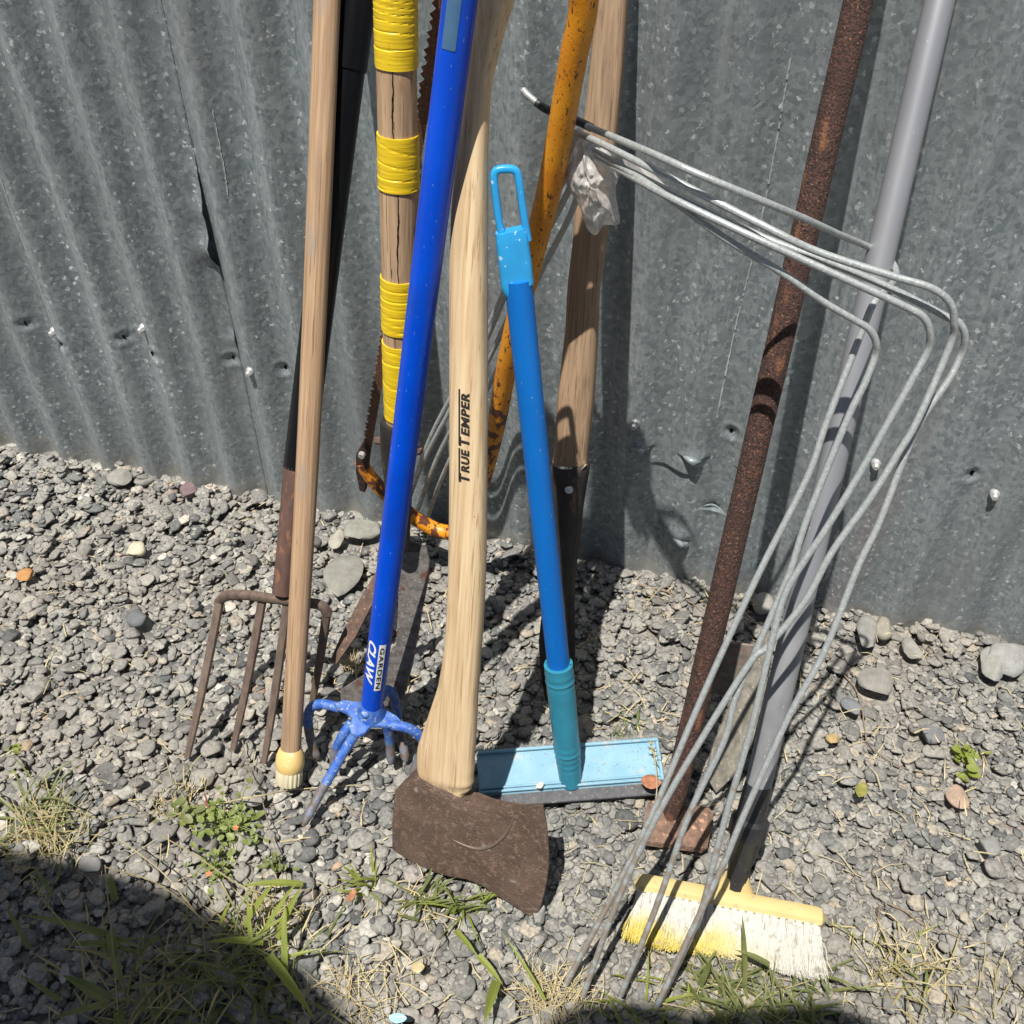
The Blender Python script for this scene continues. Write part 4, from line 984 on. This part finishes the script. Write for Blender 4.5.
# ================================================================== PLASTIC BAG
def bag():
    r=random.Random(5)
    out=[(578,124),(586,138),(606,144),(622,170),(614,190),(622,226),(604,224),(596,237),(586,229),(580,206),(568,190),(563,172),(571,148)]
    V=[];Fc=[]
    c=W(592,182,-.205)
    ring=[W(x,y,-.198) for x,y in out]; n=len(ring)
    big=[]
    for i in range(n):
        a,b=ring[i],ring[(i+1)%n]
        for k in range(2): big.append(a+(b-a)*k/2)
    m_=len(big);K=9
    for sgn in (0,1):
        base=len(V)
        for j in range(K+1):
            s=1-j/K
            for i,p in enumerate(big):
                q=c+(p-c)*s
                am=.0075*(1-abs(2*s-1)*.5)*(0 if j==0 else 1)
                cr=r.uniform(-1,1)
                q=q+A(r.uniform(-.6,.6)*am*.5,(-.010*(1-s*s) if sgn==0 else .006*(1-s*s))+cr*am,r.uniform(-.6,.6)*am*.5)
                V.append(q)
        for j in range(K):
            for i in range(m_):
                i2=(i+1)%m_; Fc.append((base+j*m_+i,base+j*m_+i2,base+(j+1)*m_+i2,base+(j+1)*m_+i))
    return V,Fc
o=part('plastic_bag',bag(),M['film'],None,True,at=W(592,182,-.2)); _m=o.modifiers.new('s','SUBSURF'); _m.levels=1; _m.render_levels=1; tag(o,'crumpled clear plastic bag caught on the wires beside the orange tube','plastic bag')
strip=[W(604,152,-.2),W(630,155,-.205),W(655,176,-.21),W(690,205,-.22),W(720,222,-.225),W(700,216,-.222),W(660,192,-.212),W(625,172,-.205)]
o=part('plastic_strip',([p+A(0,random.uniform(-.002,.002),0) for p in strip],[(0,1,6,7),(1,2,5,6) if False else (1,2,6),(2,3,5,6),(3,4,5)]),M['film'],None,False,at=strip[0]); o.modifiers.new('t','SOLIDIFY').thickness=.0004
tag(o,'thin torn strip of clear plastic trailing along the wires','plastic scrap')
# ================================================================== LEAVES, TWIGS, LITTER
def leaf(px,py,z_,l,w,yaw,m,lab,curl=.25):
    c=G(px,py,z_); V=[];n=9;k=5
    for i in range(n):
        u=i/(n-1); ww=w/2*math.sin(math.pi*min(1,u*.93+.05))**.7
        for j in range(k):
            s=-1+2*j/(k-1); x=(u-.5)*l; y=s*ww; zz=curl*l*(.5*(s*s)*.5+ (u-.5)**2)+random.uniform(-.0006,.0006)
            V.append(c+A(x*math.cos(yaw)-y*math.sin(yaw),x*math.sin(yaw)+y*math.cos(yaw),zz+.001))
    o=part('leaf',(V,[(i*k+j,i*k+j+1,(i+1)*k+j+1,(i+1)*k+j) for i in range(n-1) for j in range(k-1)]),m,None,at=c); o.modifiers.new('t','SOLIDIFY').thickness=.0004
    tag(o,lab,'leaf')
leaf(651,783,.034,.024,.020,.1,M['leaf_r'],'dry rust brown leaf lying on the corner of the squeegee head')
leaf(861,791,.026,.022,.014,1.3,M['leaf_y'],'olive yellow leaf on the gravel right of the broom socket')
leaf(352,896,.022,.016,.008,1.4,M['leaf_r'],'small orange brown leaf on the gravel left of the axe head')
leaf(418,968,.022,.014,.012,.3,M['straw'],'small cream wood chip on the gravel below the axe head')
leaf(65,975,.022,.022,.010,-1.1,mat('ashy_leaf',(.35,.33,.32),(.28,.26,.25),(90,90,90),.8),'pale curled leaf in the shadow at the lower left')
leaf(540,0+868,.012,.006,.004,0,M['straw'],'tiny pale flake beside the axe edge')
leaf(540+0,786,.030,.010,.008,.9,mat('white_flake',(.62,.58,.5),(.5,.46,.4),(90,90,90),.7),'tiny white petal on the squeegee head left of its socket')
leaf(398,1019,.024,.018,.010,.2,M['bluescrap'],'scrap of pale blue plastic at the bottom edge')
def onG(x,y,h=.003):
    p=G(x,y,.02)
    for _ in range(3): z_=gh(p[0],p[1])+h; p=G(x,y,z_)
    return p
def twig(pts,r0,lab,m=None,h=.003):
    P_=[onG(x,y,h+random.uniform(0,.003)) for x,y in pts]; P_=smoothpath(P_,6); n=len(P_)
    P_=[p+A(random.uniform(-1,1),random.uniform(-1,1),random.uniform(-1,1))*.0005 for p in P_]
    o=part('twig',tube(P_,[r0*(1-.6*i/n) for i in range(n)],7),m or M['twig'],None,at=P_[0]); tag(o,lab,'twig')
twig([(826,650),(842,672),(856,690),(863,715),(868,742),(884,757),(905,768),(938,776)],.0013,'long thin bent twig on the gravel right of the wires')
twig([(912,622),(925,640),(940,660),(951,675)],.0011,'short thin twig lying below the wall at the right')
twig([(888,903),(906,912),(925,926),(950,934),(985,943),(1022,941)],.0012,'dark thin twig running to the right edge below the broom')
twig([(829,925),(850,927),(877,926)],.0011,'pale stiff stalk sticking out right of the broom head',M['straw'])
twig([(880,906),(878,925),(884,938),(893,950)],.0016,'rust brown broken stem at the right of the broom')
twig([(620,628),(590,0+640),(560,655),(512,668)],.0009,'thin dry stalk on shaded gravel behind the squeegee',M['straw'])
twig([(175,815),(215,805),(262,795),(300,789),(345,786),(368,784)],.0011,'long pale stalk lying below the stick cap',M['straw'])
twig([(280,842),(305,838),(328,834)],.0011,'short whitish stalk left of the claw tine tip',M['straw'])
twig([(242,740),(249,770),(262,800),(272,838),(281,868),(285,905)],.0008,'dark thin grass stem rising in front of the oval stone',M['twig'],.012)
twig([(700,708),(720,712),(738,735)],.0009,'thin stalk beside the rusty plate',M['straw'])
twig([(605,712),(632,722),(655,736),(675,742)],.001,'straw stalk on gravel right of the squeegee socket',M['straw'])
twig([(640,585),(668,592),(690,602),(702,612)],.0016,'brown dry stem at the wall between spade and rusty bar')
# scattered straw
V=[];Fc=[]
for i in range(900):
    if i<500:
        px,py=random.uniform(560,1024),random.uniform(560,1020)
    else: px,py=random.uniform(0,560),random.uniform(470,1020)
    if random.random()<.35: px,py=random.choice([(40,835),(180,800),(350,680),(560,990),(900,950),(720,600),(640,700),(300,910),(430,900),(380,970)]); px+=random.gauss(0,28); py+=random.gauss(0,16)
    p=G(px,py); 
    if p[1]>-.02: continue
    z_=gh(p[0],p[1])+random.uniform(-.002,.006); p=G(px,py,z_); a=random.uniform(0,math.pi); l=random.uniform(.006,.035)*(1 if random.random()<.9 else 1.8)
    d=A(math.cos(a),math.sin(a),random.uniform(-.12,.12)); s=A(-math.sin(a),math.cos(a),0)*random.uniform(.0003,.0008); b=A(random.uniform(-.1,.1),random.uniform(-.1,.1),.12)*l
    k=len(V); V+=[p-d*l/2-s,p-d*l/2+s,p+b-s,p+b+s,p+d*l/2-s*.4,p+d*l/2+s*.4]; Fc+=[(k,k+1,k+3,k+2),(k+2,k+3,k+5,k+4)]
so=part('straw_litter',(V,Fc),[M['straw']],None,False); so['kind']='stuff'; so['label']='dry straw and stalk bits scattered over the gravel'; so['category']='straw'
# ================================================================== GRASS AND WEEDS
def blade_mesh(p,q,w,arch=.25,n=8,fold=.5):
    """blade from world point p to q with an upward arch"""
    L_=np.linalg.norm(q-p); d=(q-p)/L_; s=nrm(np.cross(d,A(0,0,1))); V=[];tw=random.uniform(-.5,.5)
    u3=nrm(np.cross(s,d)); 
    for i in range(n+1):
        t=i/n; c=p+(q-p)*t+A(0,0,1)*arch*L_*4*t*(1-t)*.5; ww=w*.86/2*(math.sin(math.pi*(.18+.82*(1-t))*.62)**1)*(1-t**6); ww=max(ww,.0001)
        ss=s*math.cos(tw*t)+u3*math.sin(tw*t)
        V+=[c-ss*ww,c+A(0,0,-1)*ww*fold,c+ss*ww]
    Fc=[]
    for i in range(n): Fc+=[(3*i,3*i+1,3*i+4,3*i+3),(3*i+1,3*i+2,3*i+5,3*i+4)]
    return V,Fc
def tuft(px,py,n,lmin,lmax,w,m,lab,spread=.02,lean=None,up_=.6,cat='grass tuft',name='grass_tuft'):
    c=G(px,py); vs=[]
    for i in range(n):
        p=c+A(random.gauss(0,spread),random.gauss(0,spread*.7),0); p[2]=gh(p[0],p[1])-.003
        a=random.uniform(0,2*math.pi); l=random.uniform(lmin,lmax); e=random.uniform(.15,1)*up_
        d=A(math.cos(a),math.sin(a),0)+(lean if lean is not None else 0); d=nrm(d+A(0,0,e)); q=p+d*l; q[2]=max(q[2],.018)
        vs.append(blade_mesh(p,q,w*random.uniform(.5,1.2),random.uniform(.1,.4)))
    o=part(name,join(*vs),m,None,False,at=A(c[0],c[1],0)); tag(o,lab,cat); return o
def blades(lst,m,lab,name='grass_blades',cat='grass'):
    vs=[]; c=G(lst[0][0],lst[0][1])
    for (x0,y0,h0,x1,y1,h1,w) in lst: vs.append(blade_mesh(G(x0,y0,h0),G(x1,y1,h1),w,.16))
    o=part(name,join(*vs),m,None,False,at=A(c[0],c[1],0)); tag(o,lab,cat)
blades([(303,884,.03,240,886,.05,.009),(263,942,.03,206,942,.055,.010),(244,926,.02,276,881,.06,.008),(277,938,.02,302,886,.07,.009),(262,935,.02,299,880,.05,.006),(285,972,.02,285,900,.06,.008),(268,955,.03,316,1021,.05,.012),(250,940,.02,300,910,.04,.004),(280,960,.02,330,948,.03,.005),(220,925,.02,232,900,.05,.006),(252,950,.02,247,890,.06,.005)],M['lime'],'bright lime broad grass blades lit at the edge of the shadow','grass_tuft','grass tuft')
blades([(30,948,.02,5,905,.05,.006),(108,935,.02,20,915,.05,.010),(115,945,.02,65,945,.05,.009),(110,930,.02,125,995,.05,.012),(112,938,.02,145,950,.05,.006),(140,955,.02,158,935,.05,.008),(140,952,.02,125,950,.05,.008),(145,958,.02,136,972,.05,.007),(60,1000,.02,20,975,.05,.006),(110,1000,.03,62,975,.05,.013),(108,1004,.03,50,1020,.05,.009),(118,1010,.02,125,1040,.05,.012),(58,880,.02,62,862,.05,.011),(52,895,.02,33,865,.05,.006),(115,900,.02,110,872,.05,.010)],M['green'],'broad green grass blades in the shadow at the lower left','grass_tuft','grass tuft')
tuft(230,990,120,.03,.085,.0035,M['green'],'dense tuft of shaded grass below the lime blades',.045)
tuft(150,1005,80,.02,.07,.003,M['dryg'],'thin dry grass in the shadow at the bottom left',.045)
tuft(45,835,150,.02,.055,.0018,M['dryg'],'dry straw coloured tuft at the left edge above the shadow',.026,up_=.5)
tuft(30,818,26,.04,.09,.004,M['green'],'green blades growing through the dry left edge tuft',.02,up_=.5)
tuft(265,925,70,.015,.045,.0022,M['dryg'],'pale dry stalks at the base of the lime blades',.02)
tuft(425,902,30,.02,.058,.0045,M['green'],'small green tuft beside the lower edge of the axe head',.013,up_=.8)
tuft(470,905,16,.02,.06,.0035,M['lime'],'few thin blades in front of the axe head',.010,up_=.6)
tuft(370,885,14,.02,.05,.004,M['lime'],'small lime grass sprout left of the axe head',.008,up_=.7)
tuft(555,1000,150,.015,.045,.0013,M['straw'],'dry straw tuft at the bottom centre below the wires',.018,up_=.5)
tuft(355,1000,70,.015,.05,.0013,M['straw'],'loose dry straw tuft by the pale blue scrap',.02,up_=.4)
tuft(735,1000,95,.025,.07,.0042,M['green'],'thick green grass tuft below the broom bristles',.040,up_=.9)
tuft(720,992,70,.02,.05,.0014,M['dryg'],'pale dry stems mixed into the grass below the broom',.040,up_=.6)
tuft(800,1015,50,.02,.06,.004,M['green'],'green grass tuft at the bottom right of the broom',.03,up_=.6)
tuft(660,1015,22,.02,.06,.004,M['lime'],'lime grass blades at the feet of the wire hoops',.03,up_=.5)
tuft(905,975,55,.015,.06,.0022,M['dryg'],'mixed dry and green tuft right of the broom bristles',.026,up_=.6)
tuft(900,960,12,.02,.06,.003,M['weed'],'sparse green weed blades in the tuft right of the broom',.02,up_=.6)
tuft(1005,990,40,.015,.045,.0016,M['dryg'],'fine dry grass at the lower right corner',.03,up_=.5)
tuft(352,668,60,.008,.022,.0014,M['straw'],'clump of pale dry roots beside the claw shaft',.008,up_=.5)
tuft(180,810,40,.01,.035,.002,M['dryg'],'dry grass wisps above the round leaved weed',.02,up_=.5)
tuft(630,740,24,.01,.03,.002,M['weed'],'tiny sprouts right above the squeegee head',.02,up_=.5)
blades([(455,930,.02,478,957,.03,.007),(478,955,.03,503,985,.02,.008),(497,0+980,.02,484,1024,.05,.012),(545,1000,.02,500,930,.05,.004)],M['lime'],'long bent lime grass blade below the axe edge','tall_grass','grass')
blades([(745,985,.02,742,915,.09,.006),(700,985,.02,712,960,.06,.008),(770,965,.04,735,950,.06,.008)],M['green'],'tall green blade crossing the broom bristles','tall_grass','grass')
# seed stalks
def stalk(pts,lab,hz,head=True):
    n0=len(pts); P_=[G(x,y,hz[0]+(hz[1]-hz[0])*i/(n0-1)) for i,(x,y) in enumerate(pts)]; P_=smoothpath(P_,6)
    o=thing('seed_stalk',lab,'seed stalk',P_[0],A(0,0,1)); part('stem',tube(P_,.0007,6),M['dryg'],o)
    if head:
        vs=[]; 
        for i in range(24):
            p=P_[-1-int(random.random()*7)]; d=nrm(A(random.uniform(-1,1),random.uniform(-1,1),random.uniform(-.2,1))); vs.append(blade_mesh(p,p+d*random.uniform(.004,.011),.0016,.1,3))
        part('seed_head',join(*vs),M['dryg'],o,False)
stalk([(445,802),(447,780),(450,760),(452,738)],'green grass seed stalk in front of the squeegee head',(.03,.09))
stalk([(115,1000),(80,945),(48,905),(30,875)],'dry grass seed stalk in the lower left shadow',(.02,.10))
stalk([(285,900),(240,885),(195,855),(160,835)] ,'thin arching stalk crossing the round leaved weed',(.02,.06),False)
stalk([(215,930),(160,885),(105,867)],'straw coloured stalk arching over the shadow edge',(.03,.05),False)
stalk([(205,925),(165,875),(118,838)],'long pale stalk with a reddish tip above the shadow edge',(.03,.06),False)
stalk([(118,1015),(113,950),(108,900),(105,865)],'upright pale stem in the lower left shadow',(.02,.09),False)
stalk([(655,805),(657,785),(655,760),(650,742)],'small dark seed stalk at the squeegee corner',(.03,.06))
# round leaved weeds
def weed(px,py,n,r,sz,lab,m,red=0):
    c=G(px,py); o=thing('weed',lab,'weed',A(c[0],c[1],0),A(0,0,1)); vs=[];st_=[]
    for i in range(n):
        p=c+A(random.gauss(0,r),random.gauss(0,r*.8),0); p[2]=gh(p[0],p[1])+random.uniform(.002,.022)
        s=sz*random.uniform(.6,1.2); a=random.uniform(0,6.28); t1=random.uniform(-.5,.5); t2=random.uniform(-.5,.5)
        e1_=nrm(A(math.cos(a),math.sin(a),t1)); e2_=nrm(A(-math.sin(a),math.cos(a),t2)); V=[p+A(0,0,-.0008)]
        for k in range(10):
            th=2*math.pi*k/10; q=1.25*(1-.25*abs(math.sin(th/2))) if math.cos(th)>0 else 1; V.append(p+e1_*s*math.cos(th)*q+e2_*s*.72*math.sin(th))
        vs.append((V,[(0,k+1,(k+1)%10+1) for k in range(10)]))
        if i%3==0: g_=A(c[0]+(p[0]-c[0])*.4,c[1]+(p[1]-c[1])*.4,.012); st_.append(tube([g_,(g_+p)/2+A(0,0,.004),p],.0005,5))
    part('leaves',join(*vs),m,o,False); part('stems',join(*st_),M['weed'],o)
    return o
w1=weed(228,828,120,.019,.0045,'low round leaved green weed with small orange flowers left of the claw',M['weed'])
for (fx,fy) in ((236,828),(209,874)):
    c=G(fx,fy,.035); V=[c]+[c+A(math.cos(t)*.0042*(1 if i%2 else .55),math.sin(t)*.0042*(1 if i%2 else .55),.001) for i,t in enumerate(np.linspace(0,2*math.pi,11)[:-1])]
    part('flower',(V,[(0,k+1,(k+1)%10+1) for k in range(10)]),mat('orange_petal',(.62,.20,.08),(.5,.14,.06),(300,300,300),.6),w1,False)
weed(218,868,40,.012,.004,'lower patch of round leaved weed beside the shadow edge',M['weed'])
weed(275,868,34,.008,.0036,'small dense green weed below the claw tip',M['green'])
weed(967,757,22,.011,.006,'small bright green weed growing in the right hand gravel',M['lime'])
weed(965,776,10,.006,.006,'lowest sprig of bright green weed at the right',M['lime'])
weed(187,822,18,.014,.006,'darker green leaves left of the flowering weed',M['green'])
weed(8,760,10,.012,.004,'tiny weed sprout at the left edge of the gravel',M['lime'])
twig([(205,795),(208,806),(213,818)],.0012,'short reddish stem beside the flowering weed',M['redstem'],.012)

# ================================================================== SHADOW PANEL added behind and above the viewer, cut to cast the dark corners
sh=[(-300,760),(-60,832),(0,848),(60,858),(120,874),(180,896),(240,930),(300,972),(335,1005),(360,1050),(450,1110),(520,1070),(545,1022),(575,1004),(630,999),(690,1012),(760,1006),(830,1001),(868,1014),(905,1070),(1000,1130)]
HS=1.85
gpts=[G(x,y,.015) for x,y in sh]; q=[p+SUN*((HS-.015)/SUN[2]) for p in gpts]
back=[A(q[-1][0]+1.6,-4.6,HS),A(q[0][0]-2.2,-4.6,HS)]  # panel carried far back to keep skylight off the shaded ground
o=thing('shadow_panel','unseen panel added behind the viewer to shade the foreground','added shadow panel',A(0,-4.5,0))
fixn(part('shadow_panel_sheet',slab(q+back,A(0,0,1),.004),M['fabric'],o,False))
for p in (back[0]+A(-.05,.05,0),back[1]+A(.05,.05,0)):
    part('post',tube([A(p[0],p[1],-.01),A(p[0],p[1],HS+.02)],.03,16),M['postm'],o)  # invented supports for the added panel
# ================================================================== LIGHT, SKY, CAMERA
w=bpy.data.worlds.new('World'); S.world=w; w.use_nodes=True; nt=w.node_tree
sky=nt.nodes.new('ShaderNodeTexSky'); sky.sky_type='NISHITA'; sky.sun_disc=False; sky.sun_elevation=EL; sky.sun_rotation=R(195)
nt.links.new(sky.outputs[0],nt.nodes['Background'].inputs[0]); nt.nodes['Background'].inputs[1].default_value=.05
ld=bpy.data.lights.new('sun','SUN'); ld.energy=5.0; ld.angle=R(.53); ld.color=(1,.96,.90)
lo=bpy.data.objects.new('sun',ld); COL.objects.link(lo); lo.rotation_euler=Vector(SUN).to_track_quat('Z','Y').to_euler()
cd=bpy.data.cameras.new('camera'); co=bpy.data.objects.new('camera',cd); COL.objects.link(co)
cd.sensor_width=36; cd.sensor_height=36; cd.sensor_fit='HORIZONTAL'; cd.lens=36*F/1024; cd.clip_start=.02; cd.clip_end=1000
Mc=Matrix((( rt[0],up[0],-fw[0],CAM[0]),(rt[1],up[1],-fw[1],CAM[1]),(rt[2],up[2],-fw[2],CAM[2]),(0,0,0,1))); co.matrix_world=Mc
S.camera=co
S.view_settings.view_transform='Standard'; S.view_settings.look='None'; S.view_settings.exposure=.46; S.view_settings.gamma=1
